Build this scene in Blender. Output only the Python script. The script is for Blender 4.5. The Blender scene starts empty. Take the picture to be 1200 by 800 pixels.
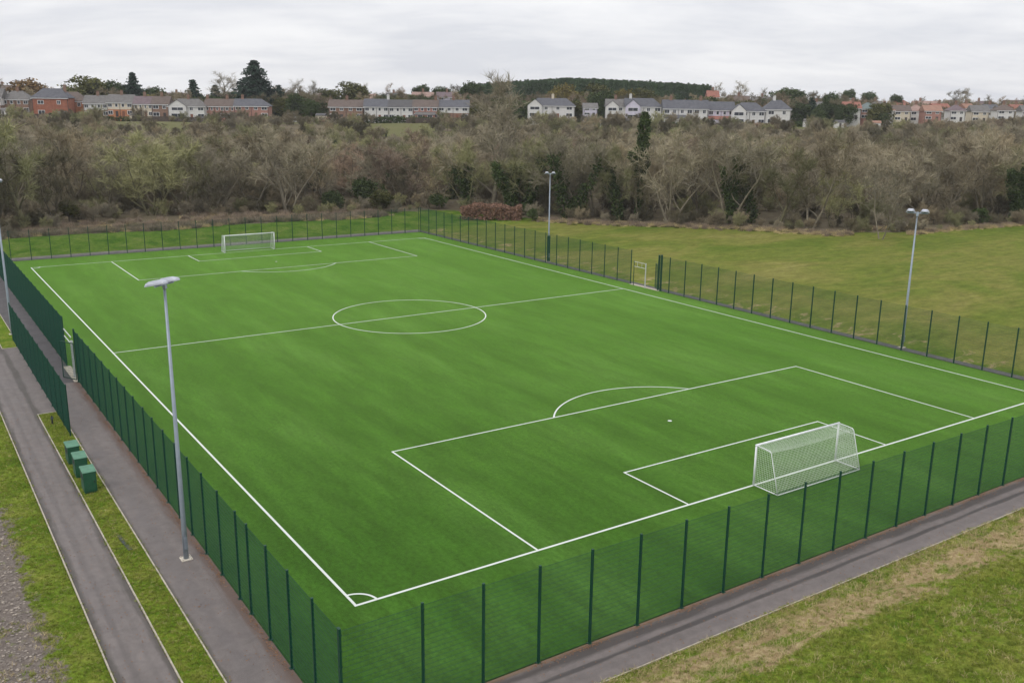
import bpy, math, random
import numpy as np
from mathutils import Matrix, Vector

random.seed(7)
RNG = np.random.default_rng(11)
scene = bpy.context.scene
COL = scene.collection
PI = math.pi

# ------------------------------------------------------------------ camera data
CAM = np.array([-14.960659, -34.273952, 21.280013])
CM = np.array([[0.83204904, -0.55457945, 0.01166304],
               [0.12694714, 0.21084543, 0.96924126],
               [0.53998038, 0.80497567, -0.24583602]])
FPX = 1099.55
YAW = 0.590861
FWD = np.array([math.sin(YAW), math.cos(YAW)])
RGT = np.array([math.cos(YAW), -math.sin(YAW)])


def lat_at(u, D):
    """ground plan position standing at forward distance D on the bearing of column u"""
    s = (u - 600.0) / FPX * D * 1.0325
    p = CAM[:2] + FWD * D + RGT * s
    return float(p[0]), float(p[1])


def z_at(u, v, D):
    r = CM.T @ np.array([(u - 600.0) / FPX, (400.0 - v) / FPX, 1.0])
    t = D / (r[0] * FWD[0] + r[1] * FWD[1])
    return float(CAM[2] + r[2] * t)


def sstep(a, b, x):
    t = np.clip((x - a) / (b - a), 0.0, 1.0)
    return t * t * (3 - 2 * t)


# ------------------------------------------------------------------ terrain height
def ground(x, y):
    x = np.asarray(x, float); y = np.asarray(y, float)
    dx = x - CAM[0]; dy = y - CAM[1]
    D = dx * FWD[0] + dy * FWD[1]
    S = dx * RGT[0] + dy * RGT[1]
    th = S / np.maximum(D, 30.0)
    z = np.zeros_like(x)
    # bank behind the far fence, bank and meadow beyond the right fence
    z = np.maximum(z, sstep(109.3, 120, y) * 1.0 * sstep(-60, -10, x + 0 * y))
    m = sstep(61.6, 69, x) * 0.55 + sstep(70, 130, x) * 0.7
    z = np.maximum(z, m)
    # near grass bank
    nb = sstep(-10.6, -19.0, y) * 1.5 * sstep(-8, 6, x) - sstep(-22, -40, y) * 0.6
    z = z + np.maximum(nb, 0)
    # wooded slope up to the houses
    hrow = 13.7 + 1.0 * sstep(-.48, -.55, th)
    z = z + sstep(178, 332, D) * (hrow - 1.0)
    z = z + sstep(365, 470, D) * (5.6 + 0.8 * np.clip(th, -1, 1))
    hill = np.exp(-((S - 45) / 120.0) ** 2) * sstep(470, 640, D) * 5.0
    z = z + hill + sstep(470, 640, D) * 1.0
    z = z - sstep(720, 1200, D) * 22
    un = 0.35 * np.sin(x * 0.11 + 1.3) * np.sin(y * 0.09) * sstep(150, 220, D)
    z = z + un
    # level platform under the pitch and the paths
    plat = (x > -10.0) & (x < 61.4) & (y > -10.25) & (y < 109.1)
    z = np.where(plat, -0.06, z + 0.012)
    return z


def gz(x, y):
    return float(ground(np.array([x]), np.array([y]))[0])


# ------------------------------------------------------------------ node helpers
def new_mat(name):
    m = bpy.data.materials.new(name); m.use_nodes = True
    nt = m.node_tree
    b = nt.nodes['Principled BSDF']
    return m, nt, b


def nd(nt, typ, **kw):
    n = nt.nodes.new(typ)
    for k, v in kw.items():
        setattr(n, k, v)
    return n


def noise(nt, scale, detail=4, vec=None, rough=0.55, dist=0.0):
    n = nd(nt, 'ShaderNodeTexNoise')
    n.inputs['Scale'].default_value = scale
    n.inputs['Detail'].default_value = detail
    n.inputs['Roughness'].default_value = rough
    n.inputs['Distortion'].default_value = dist
    if vec is not None:
        nt.links.new(vec, n.inputs['Vector'])
    return n.outputs['Fac']


def ramp(nt, fac, stops, interp='LINEAR'):
    r = nd(nt, 'ShaderNodeValToRGB')
    cr = r.color_ramp
    cr.interpolation = interp
    while len(cr.elements) < len(stops):
        cr.elements.new(0.5)
    for e, (p, c) in zip(cr.elements, stops):
        e.position = p
        e.color = (c[0], c[1], c[2], 1) if not isinstance(c, (int, float)) else (c, c, c, 1)
    nt.links.new(fac, r.inputs['Fac'])
    return r.outputs['Color']


def mix(nt, fac, a, b, mode='MIX'):
    m = nd(nt, 'ShaderNodeMix', data_type='RGBA', blend_type=mode)
    for sock, val in ((m.inputs[0], fac), (m.inputs[6], a), (m.inputs[7], b)):
        if isinstance(val, (int, float)):
            sock.default_value = val
        elif isinstance(val, (tuple, list)):
            sock.default_value = (*val[:3], 1)
        else:
            nt.links.new(val, sock)
    return m.outputs[2]


def mth(nt, op, a, b=None, clamp=False):
    m = nd(nt, 'ShaderNodeMath', operation=op, use_clamp=clamp)
    for sock, val in ((m.inputs[0], a), (m.inputs[1], b)):
        if val is None:
            continue
        if isinstance(val, (int, float)):
            sock.default_value = val
        else:
            nt.links.new(val, sock)
    return m.outputs[0]


def pos(nt, sx=1, sy=1, sz=1):
    g = nd(nt, 'ShaderNodeNewGeometry')
    if (sx, sy, sz) == (1, 1, 1):
        return g.outputs['Position']
    m = nd(nt, 'ShaderNodeVectorMath', operation='MULTIPLY')
    nt.links.new(g.outputs['Position'], m.inputs[0])
    m.inputs[1].default_value = (sx, sy, sz)
    return m.outputs[0]


def bump(nt, b, h, strength=0.4, dist=0.02):
    n = nd(nt, 'ShaderNodeBump')
    n.inputs['Strength'].default_value = strength
    n.inputs['Distance'].default_value = dist
    nt.links.new(h, n.inputs['Height'])
    nt.links.new(n.outputs['Normal'], b.inputs['Normal'])


def simple(name, col, rough=0.6, metal=0.0, var=0.15, scale=3.0, rand=0.0, spec=0.4):
    """plain paint or masonry colour with a little cloudy wear, optional tint from object to object"""
    m, nt, b = new_mat(name)
    tc = nd(nt, 'ShaderNodeTexCoord').outputs['Object']
    f = noise(nt, scale, 5, tc, 0.6)
    lo = [c * (1 - var) for c in col]; hi = [min(1, c * (1 + var)) for c in col]
    c = ramp(nt, f, [(0.3, lo), (0.7, hi)])
    if rand:
        oi = nd(nt, 'ShaderNodeObjectInfo').outputs['Random']
        k = ramp(nt, oi, [(0, 1 - rand), (1, 1 + rand)])
        c = mix(nt, 1.0, c, k, 'MULTIPLY')
    nt.links.new(c, b.inputs['Base Color'])
    b.inputs['Roughness'].default_value = rough
    b.inputs['Metallic'].default_value = metal
    b.inputs['Specular IOR Level'].default_value = spec
    return m


# ------------------------------------------------------------------ materials
M = {}


def build_materials():
    # artificial turf
    m, nt, b = new_mat('turf')
    f1 = noise(nt, 1.0, 5, pos(nt, 0.16, 0.035, 1), 0.6)
    f2 = noise(nt, 1.0, 5, pos(nt, 1.1, 0.22, 1), 0.65)
    f3 = noise(nt, 1.0, 4, pos(nt, 5.0, 3.2, 1), 0.7)
    f4 = noise(nt, 0.06, 3, pos(nt), 0.5, 0.6)
    c = ramp(nt, f1, [(0.36, (0.026, 0.078, 0.0066)), (0.5, (0.035, 0.097, 0.0098)), (0.64, (0.050, 0.120, 0.0175))])
    c2 = ramp(nt, f2, [(0.36, 0.80), (0.64, 1.20)])
    c = mix(nt, 1.0, c, c2, 'MULTIPLY')
    c3 = ramp(nt, f3, [(0.34, 0.74), (0.66, 1.26)])
    c = mix(nt, 1.0, c, c3, 'MULTIPLY')
    c4 = ramp(nt, f4, [(0.35, (0.92, 0.95, 0.9)), (0.65, (1.10, 1.05, 1.12))])
    c = mix(nt, 1.0, c, c4, 'MULTIPLY')
    wv = nd(nt, 'ShaderNodeTexWave', wave_type='BANDS', bands_direction='X')
    wv.inputs['Scale'].default_value = 0.078
    wv.inputs['Distortion'].default_value = 0.7
    wv.inputs['Detail'].default_value = 2
    nt.links.new(pos(nt), wv.inputs['Vector'])
    c5 = ramp(nt, wv.outputs['Fac'], [(0.2, 0.93), (0.8, 1.07)])
    c = mix(nt, 1.0, c, c5, 'MULTIPLY')
    nt.links.new(c, b.inputs['Base Color'])
    b.inputs['Roughness'].default_value = 0.75
    b.inputs['Specular IOR Level'].default_value = 0.06
    b.inputs['Sheen Weight'].default_value = 0.55
    b.inputs['Sheen Roughness'].default_value = 0.35
    b.inputs['Sheen Tint'].default_value = (0.48, 0.92, 0.12, 1)
    bump(nt, b, noise(nt, 22, 3, pos(nt), 0.7), 0.5, 0.03)
    M['turf'] = m

    # terrain: grass, meadow straw tints, woodland litter, bare dirt on the left
    m, nt, b = new_mat('terrain')
    P = pos(nt)
    at = nd(nt, 'ShaderNodeAttribute', attribute_name='wood').outputs['Fac']
    am = nd(nt, 'ShaderNodeAttribute', attribute_name='meadow').outputs['Fac']
    ad = nd(nt, 'ShaderNodeAttribute', attribute_name='dirt').outputs['Fac']
    ab = nd(nt, 'ShaderNodeAttribute', attribute_name='straw').outputs['Fac']
    fa = noise(nt, 0.35, 6, P, 0.65, 0.4)
    fb = noise(nt, 2.6, 6, P, 0.7)
    fs = noise(nt, 9.0, 4, P, 0.7)
    g = ramp(nt, fa, [(0.36, (0.082, 0.140, 0.012)), (0.5, (0.135, 0.190, 0.022)), (0.64, (0.215, 0.225, 0.050))])
    g = mix(nt, 1.0, g, ramp(nt, fb, [(0.3, 0.68), (0.7, 1.32)]), 'MULTIPLY')
    g = mix(nt, 1.0, g, ramp(nt, fs, [(0.3, 0.72), (0.7, 1.28)]), 'MULTIPLY')
    # meadow
    fm = noise(nt, 1.0, 6, pos(nt, 0.05, 0.11, 1), 0.62, 0.8)
    fm2 = noise(nt, 1.0, 5, pos(nt, 0.5, 0.9, 1), 0.7)
    me = ramp(nt, fm, [(0.26, (0.084, 0.130, 0.018)), (0.44, (0.132, 0.160, 0.030)), (0.60, (0.180, 0.180, 0.046)), (0.78, (0.250, 0.222, 0.080))])
    me = mix(nt, 1.0, me, ramp(nt, fm2, [(0.3, 0.74), (0.7, 1.25)]), 'MULTIPLY')
    me = mix(nt, 1.0, me, ramp(nt, fb, [(0.3, 0.85), (0.7, 1.15)]), 'MULTIPLY')
    al_ = nd(nt, 'ShaderNodeAttribute', attribute_name='lush').outputs['Fac']
    g = mix(nt, al_, g, mix(nt, 1.0, g, (0.62, 0.78, 0.75), 'MULTIPLY'))
    c = mix(nt, am, g, me)
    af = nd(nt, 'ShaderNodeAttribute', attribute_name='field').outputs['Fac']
    c = mix(nt, af, c, mix(nt, noise(nt, .12, 4, P), (0.105, 0.118, 0.045), (0.165, 0.150, 0.075)))  # distant grass duller: haze fade painted into its colour
    # straw coloured dead grass of the near bank
    fst = noise(nt, 1.0, 6, pos(nt, 0.35, 0.8, 1), 0.72, 0.7)
    st = ramp(nt, noise(nt, 3.2, 6, P, 0.75), [(0.3, (0.22, 0.155, 0.085)), (0.5, (0.34, 0.255, 0.140)), (0.7, (0.50, 0.41, 0.24))])
    k = mth(nt, 'ADD', ab, mth(nt, 'MULTIPLY', mth(nt, 'SUBTRACT', fst, 0.5), 2.2))
    k = ramp(nt, k, [(0.42, 0.0), (0.66, 1.0)])
    c = mix(nt, k, c, st)
    # litter
    li = ramp(nt, noise(nt, 0.8, 6, P, 0.7), [(0.3, (0.10, 0.082, 0.054)), (0.55, (0.165, 0.138, 0.094)), (0.75, (0.115, 0.128, 0.045))])
    kw = mth(nt, 'ADD', at, mth(nt, 'MULTIPLY', mth(nt, 'SUBTRACT', fa, 0.5), 1.2))
    c = mix(nt, ramp(nt, kw, [(0.4, 0.0), (0.6, 1.0)]), c, li)
    # bare dirt and rubble with tufts
    fd = noise(nt, 0.9, 6, P, 0.75)
    di = ramp(nt, noise(nt, 4.0, 8, P, 0.8), [(0.3, (0.085, 0.072, 0.062)), (0.5, (0.175, 0.148, 0.130)), (0.72, (0.30, 0.265, 0.225))])
    kd = mth(nt, 'ADD', ad, mth(nt, 'MULTIPLY', mth(nt, 'SUBTRACT', fd, 0.55), 2.4))
    c = mix(nt, ramp(nt, kd, [(0.40, 0.0), (0.58, 1.0)]), c, di)
    nt.links.new(c, b.inputs['Base Color'])
    b.inputs['Roughness'].default_value = 0.95
    b.inputs['Specular IOR Level'].default_value = 0.04
    bump(nt, b, noise(nt, 6, 6, P, 0.75), 0.8, 0.12)
    M['terrain'] = m

    # verge grass
    m, nt, b = new_mat('verge_grass')
    P = pos(nt)
    g = ramp(nt, noise(nt, 0.8, 6, P, 0.7), [(0.36, (0.075, 0.140, 0.010)), (0.5, (0.125, 0.185, 0.018)), (0.66, (0.205, 0.215, 0.048))])
    g = mix(nt, 1.0, g, ramp(nt, noise(nt, 7, 5, P, 0.75), [(0.3, 0.6), (0.7, 1.4)]), 'MULTIPLY')
    nt.links.new(g, b.inputs['Base Color'])
    b.inputs['Roughness'].default_value = 0.95
    b.inputs['Specular IOR Level'].default_value = 0.04
    bump(nt, b, noise(nt, 14, 5, P, 0.75), 0.9, 0.06)
    M['verge'] = m

    # tarmac
    def tarmac(name, base, tint, along, stains=()):
        m, nt, b = new_mat(name)
        P = pos(nt)
        sx, sy = (0.9, 0.12) if along == 'y' else (0.12, 0.9)
        f = noise(nt, 1.0, 5, pos(nt, sx, sy, 1), 0.6, 0.3)
        f2 = noise(nt, 0.45, 6, P, 0.65, 0.5)
        f3 = noise(nt, 40, 3, P, 0.8)
        c = ramp(nt, f, [(0.3, [v * 0.88 for v in base]), (0.55, base), (0.75, [v * 1.08 for v in base])])
        c = mix(nt, 1.0, c, ramp(nt, noise(nt, 1.7, 6, P, .7, .6), [(0.35, .84), (0.65, 1.10)]), 'MULTIPLY')
        c = mix(nt, ramp(nt, f2, [(0.52, 0.0), (0.72, 0.65)]), c, tint)
        c = mix(nt, 1.0, c, ramp(nt, f3, [(0.3, 0.82), (0.7, 1.18)]), 'MULTIPLY')
        for (ax, at_, wd, amt, col) in stains:
            sp_ = nd(nt, 'ShaderNodeSeparateXYZ'); nt.links.new(P, sp_.inputs[0])
            wob = noise(nt, 1.0, 5, pos(nt, .22 if ax == 1 else 1.6, .22 if ax == 0 else 1.6, 1), .65, .4)
            dd = mth(nt, 'ABSOLUTE', mth(nt, 'SUBTRACT', sp_.outputs[ax], at_))
            dd = mth(nt, 'ADD', mth(nt, 'DIVIDE', dd, wd), mth(nt, 'MULTIPLY', mth(nt, 'SUBTRACT', wob, .5), 2.4))
            c = mix(nt, ramp(nt, dd, [(.35, amt), (1.0, 0.0)]), c, col)
        nt.links.new(c, b.inputs['Base Color'])
        r = ramp(nt, f2, [(0.4, 0.7), (0.7, 0.5)])
        nt.links.new(r, b.inputs['Roughness'])
        b.inputs['Specular IOR Level'].default_value = 0.35
        bump(nt, b, f3, 0.35, 0.01)
        return m
    M['tarmac'] = tarmac('tarmac', (0.160, 0.139, 0.130), (0.105, 0.088, 0.086), 'y', [(0, -9.94, .34, .75, (.055, .048, .040)), (0, -7.88, .30, .7, (.055, .048, .040)), (0, -6.44, .22, .6, (.07, .062, .05)), (0, -4.1, .55, .9, (.115, .078, .062)), (0, -9.2, .22, .42, (.085, .074, .070)), (0, -8.5, .14, .22, (.09, .08, .075)), (0, -5.6, .5, .25, (.11, .1, .1))])
    M['tarmac_across'] = tarmac('tarmac_across', (0.164, 0.141, 0.132), (0.125, 0.106, 0.103), 'x', [(1, -7.86, .24, 1.0, (.17, .115, .075)), (1, -8.25, .38, .85, (.052, .044, .040)), (1, -9.02, .17, .85, (.045, .040, .038)), (1, -9.5, .3, .25, (.09, .08, .078)), (1, -10.2, .1, .5, (.10, .09, .06))])
    M['tarmac_dark'] = tarmac('tarmac_dark', (0.075, 0.068, 0.070), (0.06, 0.055, 0.056), 'y')
    M['strip'] = simple('edge_strip', (0.105, 0.098, 0.092), 0.9, 0, 0.3, 1.5)
    M['farpath'] = simple('far_path', (0.15, 0.135, 0.125), 0.9, 0, 0.3, 0.6)
    M['kerb'] = simple('kerb_concrete', (0.40, 0.36, 0.29), 0.9, 0, 0.25, 5)
    M['line'] = simple('white_line', (0.63, 0.67, 0.62), 0.8, 0, 0.06, 0.8)

    M['fence'] = simple('green_powder_coat', (0.003, 0.046, 0.028), 0.45, 0, 0.2, 2)
    M['wire'] = simple('green_wire', (0.005, 0.062, 0.040), 0.5, 0, 0.15, 2)
    M['galv'] = simple('galvanised_steel', (0.27, 0.31, 0.36), 0.45, 0.35, 0.12, 1.5)
    M['lampbody'] = simple('lamp_housing', (0.42, 0.44, 0.50), 0.4, 0.1, 0.1, 3)
    M['lampdark'] = simple('lamp_bracket', (0.09, 0.11, 0.13), 0.5, 0.3, 0.1, 3)
    m, nt, b = new_mat('lamp_lens'); b.inputs['Base Color'].default_value = (0.35, 0.37, 0.4, 1)
    b.inputs['Roughness'].default_value = 0.08; M['lens'] = m
    M['goalwhite'] = simple('goal_paint', (0.80, 0.81, 0.84), 0.35, 0, 0.05, 3)
    M['net'] = simple('net_cord', (0.62, 0.68, 0.60), 0.9, 0, 0.1, 3)
    M['gatewhite'] = simple('pale_gate_paint', (0.50, 0.51, 0.52), 0.5, 0, 0.12, 3)
    M['cabinet'] = simple('green_cabinet', (0.016, 0.085, 0.045), 0.5, 0, 0.2, 3)
    M['cabinettop'] = simple('toplit_cabinet_lid', (0.075, 0.20, 0.125), 0.55, 0, 0.2, 3)  # cabinet green made paler: the light on the tops is put into the colour
    M['iron'] = simple('dark_iron', (0.03, 0.035, 0.03), 0.7, 0, 0.2, 4)
    M['tape'] = simple('pale_plate', (0.55, 0.50, 0.42), 0.8, 0, 0.2, 4)

    # house materials
    for nm, col, v in (('red_brick', (0.30, 0.115, 0.070), .25), ('brown_brick', (0.235, 0.145, 0.105), .25), ('pink_brick', (0.36, 0.19, 0.155), .2),
                       ('orange_brick', (0.40, 0.17, 0.085), .2), ('white_render', (0.62, 0.61, 0.59), .10), ('cream_render', (0.60, 0.53, 0.42), .1),
                       ('lavender_render', (0.56, 0.53, 0.62), .08), ('grey_render', (0.42, 0.40, 0.39), .1)):
        M[nm] = simple(nm, col, 0.85, 0, v, 1.2)
    for nm, col in (('slate_roof', (0.100, 0.102, 0.115)), ('grey_roof', (0.145, 0.138, 0.132)), ('brown_roof', (0.125, 0.096, 0.082)),
                    ('purple_roof', (0.150, 0.112, 0.120)), ('red_roof', (0.27, 0.115, 0.085)), ('orange_roof', (0.29, 0.165, 0.12)),
                    ('pink_roof', (0.30, 0.20, 0.17)), ('teal_roof', (0.145, 0.18, 0.175)), ('dark_roof', (0.09, 0.088, 0.090))):
        M[nm] = simple(nm, col, 0.85, 0, 0.2, 1.0)
    M['frame'] = simple('white_frame', (0.72, 0.72, 0.72), 0.5, 0, 0.05, 3)
    M['darkdoor'] = simple('dark_door', (0.06, 0.05, 0.05), 0.5, 0, 0.2, 3)
    M['reddoor'] = simple('brown_door', (0.20, 0.08, 0.05), 0.5, 0, 0.2, 3)
    m, nt, b = new_mat('window_glass'); b.inputs['Base Color'].default_value = (0.035, 0.04, 0.05, 1)
    b.inputs['Roughness'].default_value = 0.25; M['glass'] = m
    M['shedwood'] = simple('shed_wood', (0.16, 0.11, 0.075), 0.85, 0, 0.25, 2)
    M['gardenfence'] = simple('fence_boards', (0.085, 0.065, 0.055), 0.85, 0, 0.3, 2)

    # plants: colour varies by height noise inside the crown and from plant to plant
    def plant(name, cols, rand=0.22, rough=0.9, scale=0.7, trans=0.0):
        m, nt, b = new_mat(name)
        P = pos(nt)
        f = noise(nt, scale, 4, P, 0.65)
        n = len(cols)
        c = ramp(nt, f, [(0.28 + 0.44 * i / max(1, n - 1), cc) for i, cc in enumerate(cols)])
        oi = nd(nt, 'ShaderNodeObjectInfo').outputs['Random']
        c = mix(nt, 1.0, c, ramp(nt, oi, [(0.0, (1 - rand, 1 - rand, 1 - rand)), (0.5, (1.0, 0.98, 1.0)), (1.0, (1 + rand, 1 + rand * 0.9, 1 + rand * 0.8))]), 'MULTIPLY')
        nt.links.new(c, b.inputs['Base Color'])
        b.inputs['Roughness'].default_value = rough
        b.inputs['Specular IOR Level'].default_value = 0.15
        return m
    M['bark'] = plant('bark', [(0.085, 0.074, 0.052), (0.15, 0.132, 0.096)], 0.2, 0.95, 2.0)
    M['bark_pale'] = plant('pale_bark', [(0.16, 0.140, 0.100), (0.27, 0.245, 0.180)], 0.2, 0.95, 2.0)
    M['bark_olive'] = plant('olive_bark', [(0.105, 0.100, 0.055), (0.180, 0.170, 0.100)], 0.2, 0.95, 2.0)
    M['twig_brown'] = plant('brown_twigs', [(0.191, 0.162, 0.103), (0.316, 0.272, 0.179)], 0.38)
    M['twig_grey'] = plant('grey_twigs', [(0.214, 0.190, 0.132), (0.358, 0.326, 0.233)], 0.38)
    M['twig_olive'] = plant('olive_twigs', [(0.189, 0.191, 0.091), (0.317, 0.316, 0.164)], 0.38)
    M['twig_dark'] = plant('dark_twigs', [(0.123, 0.110, 0.067), (0.197, 0.179, 0.112)], 0.38)
    M['twig_red'] = plant('purple_twigs', [(0.215, 0.163, 0.119), (0.323, 0.249, 0.182)], 0.38)
    M['ivy'] = plant('ivy_leaves', [(0.034, 0.056, 0.016), (0.078, 0.108, 0.036)], 0.2, 0.7, 1.2)
    M['needle_dark'] = plant('dark_needles', [(0.018, 0.040, 0.026), (0.040, 0.070, 0.044)], 0.2, 0.8, 0.8)
    M['needle_mid'] = plant('pine_needles', [(0.036, 0.070, 0.026), (0.070, 0.115, 0.046)], 0.3, 0.8, 0.5)
    M['leaf_olive'] = plant('olive_leaves', [(0.070, 0.078, 0.022), (0.130, 0.130, 0.045)], 0.2, 0.8, 0.8)
    M['leaf_gold'] = plant('golden_leaves', [(0.125, 0.110, 0.028), (0.235, 0.195, 0.060)], 0.2, 0.8, 0.8)
    M['leaf_rust'] = plant('rusty_buds', [(0.165, 0.105, 0.040), (0.240, 0.160, 0.070)], 0.2, 0.8, 0.8)
    M['leaf_green'] = plant('green_leaves', [(0.040, 0.062, 0.020), (0.085, 0.115, 0.040)], 0.2, 0.8, 0.8)
    M['leaf_copper'] = plant('copper_leaves', [(0.215, 0.125, 0.085), (0.330, 0.205, 0.148)], 0.15, 0.8, 1.5)
    M['bramble'] = plant('bramble_stems', [(0.185, 0.145, 0.105), (0.33, 0.265, 0.195)], 0.3, 0.9, 0.8)
    M['grass_green'] = plant('grass_blades', [(0.130, 0.200, 0.018), (0.300, 0.310, 0.065)], 0.35, 0.8, 0.9)
    M['grass_straw'] = plant('dead_grass_blades', [(0.34, 0.265, 0.130), (0.58, 0.49, 0.27)], 0.25, 0.9, 0.9)
    M['leaf_litter'] = plant('dry_leaves', [(0.17, 0.085, 0.045), (0.33, 0.20, 0.12)], 0.3, 0.9, 6)
    M['stone'] = plant('rubble_stone', [(0.16, 0.14, 0.125), (0.36, 0.32, 0.27)], 0.3, 0.95, 4)


build_materials()


# ------------------------------------------------------------------ mesh builder
class MB:
    def __init__(self):
        self.v = []; self.f = []; self.n = 0

    def add(self, V, F):
        self.v.append(np.asarray(V, float).reshape(-1, 3))
        self.f.extend([tuple(int(i) + self.n for i in f) for f in F])
        self.n += len(self.v[-1])
        return self

    def box(self, x0, x1, y0, y1, z0, z1):
        V = [(x0, y0, z0), (x1, y0, z0), (x1, y1, z0), (x0, y1, z0), (x0, y0, z1), (x1, y0, z1), (x1, y1, z1), (x0, y1, z1)]
        F = [(0, 3, 2, 1), (4, 5, 6, 7), (0, 1, 5, 4), (1, 2, 6, 5), (2, 3, 7, 6), (3, 0, 4, 7)]
        return self.add(V, F)

    def tube(self, pts, rad, n=8, cap=True):
        pts = [np.asarray(p, float) for p in pts]
        if isinstance(rad, (int, float)):
            rad = [rad] * len(pts)
        V = []; F = []
        ref = np.array([0.31, 0.22, 0.93])
        for i, p in enumerate(pts):
            d = pts[min(i + 1, len(pts) - 1)] - pts[max(i - 1, 0)]
            d = d / (np.linalg.norm(d) + 1e-9)
            a = np.cross(d, ref if abs(d @ ref) < 0.95 else np.array([1.0, 0, 0]))
            a /= np.linalg.norm(a); b = np.cross(d, a)
            for k in range(n):
                t = 2 * PI * k / n
                V.append(p + rad[i] * (math.cos(t) * a + math.sin(t) * b))
        for i in range(len(pts) - 1):
            for k in range(n):
                k2 = (k + 1) % n
                F.append((i * n + k, i * n + k2, (i + 1) * n + k2, (i + 1) * n + k))
        if cap:
            F.append(tuple(range(n - 1, -1, -1)))
            F.append(tuple(range((len(pts) - 1) * n, len(pts) * n)))
        return self.add(V, F)

    def xform(self, mtx):
        V = np.concatenate(self.v)
        m = np.array(mtx)
        V = V @ m[:3, :3].T + m[:3, 3]
        self.v = [V]
        return self

    def mesh(self, name, mat, smooth=False):
        me = bpy.data.meshes.new(name)
        V = np.concatenate(self.v) if self.v else np.zeros((0, 3))
        me.from_pydata(V.tolist(), [], self.f)
        me.update()
        if mat is not None:
            me.materials.append(mat)
        if smooth:
            me.polygons.foreach_set('use_smooth', [True] * len(me.polygons))
        return me

    def build(self, name, mat, parent=None, smooth=False, loc=None):
        return link(name, self.mesh(name, mat, smooth), parent, loc)


def link(name, me, parent=None, loc=None, rotz=0.0):
    o = bpy.data.objects.new(name, me)
    COL.objects.link(o)
    if parent is not None:
        o.parent = parent
    if loc is not None:
        o.location = loc
    if rotz:
        o.rotation_euler = (0, 0, rotz)
    return o


LABELS = {}


def tag(o, label, cat, group=None, kind=None):
    o['label'] = label
    o['category'] = cat
    if group:
        o['group'] = group
    if kind:
        o['kind'] = kind
    LABELS.setdefault(label, []).append((o.name, group))
    return o


def thing(name, label, cat, loc=(0, 0, 0), rotz=0.0, group=None, scale=None):
    o = bpy.data.objects.new(name, None)
    o.empty_display_size = 0.3
    COL.objects.link(o)
    o.location = loc
    o.rotation_euler = (0, 0, rotz)
    if scale is not None:
        o.scale = scale
    return tag(o, label, cat, group)


def structure(o, label=None):
    o['kind'] = 'structure'
    if label:
        o['label'] = label
    return o


def quads_mesh(name, V, mat, extra=None):
    """V: (n,4,3) array of separate quads"""
    V = np.asarray(V, np.float32).reshape(-1, 3)
    n = len(V) // 4
    me = bpy.data.meshes.new(name)
    me.vertices.add(len(V)); me.vertices.foreach_set('co', V.ravel())
    me.loops.add(n * 4); me.loops.foreach_set('vertex_index', np.arange(n * 4, dtype=np.int32))
    me.polygons.add(n)
    me.polygons.foreach_set('loop_start', np.arange(0, n * 4, 4, dtype=np.int32))
    me.polygons.foreach_set('loop_total', np.full(n, 4, dtype=np.int32))
    me.update(calc_edges=True)
    me.materials.append(mat)
    return me


def join_mesh(name, meshes):
    """one mesh holding several, each with its own material"""
    V = []; F = []; mi = []; n = 0; mats = []
    for me in meshes:
        co = np.empty(len(me.vertices) * 3, np.float32); me.vertices.foreach_get('co', co)
        V.append(co.reshape(-1, 3))
        k = len(mats); mats.append(me.materials[0])
        for p in me.polygons:
            F.append([i + n for i in p.vertices]); mi.append(k)
        n += len(me.vertices)
    o = bpy.data.meshes.new(name)
    o.from_pydata(np.concatenate(V).tolist(), [], F)
    for m_ in mats:
        o.materials.append(m_)
    o.polygons.foreach_set('material_index', mi)
    o.update()
    return o


# ------------------------------------------------------------------ the ground sheet
def grid_lines(lo, hi, fine_lo, fine_hi, step, extra):
    L = list(np.arange(fine_lo, fine_hi + 0.01, step))
    s = step; v = fine_hi
    while v < hi:
        s = min(s * 1.12, 16); v += s; L.append(v)
    s = step; v = fine_lo
    while v > lo:
        s = min(s * 1.12, 16); v -= s; L.append(v)
    L += extra
    L = sorted(L)
    out = [L[0]]
    for a in L[1:]:
        if a - out[-1] > 0.02:
            out.append(a)
    return np.array(out)


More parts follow.
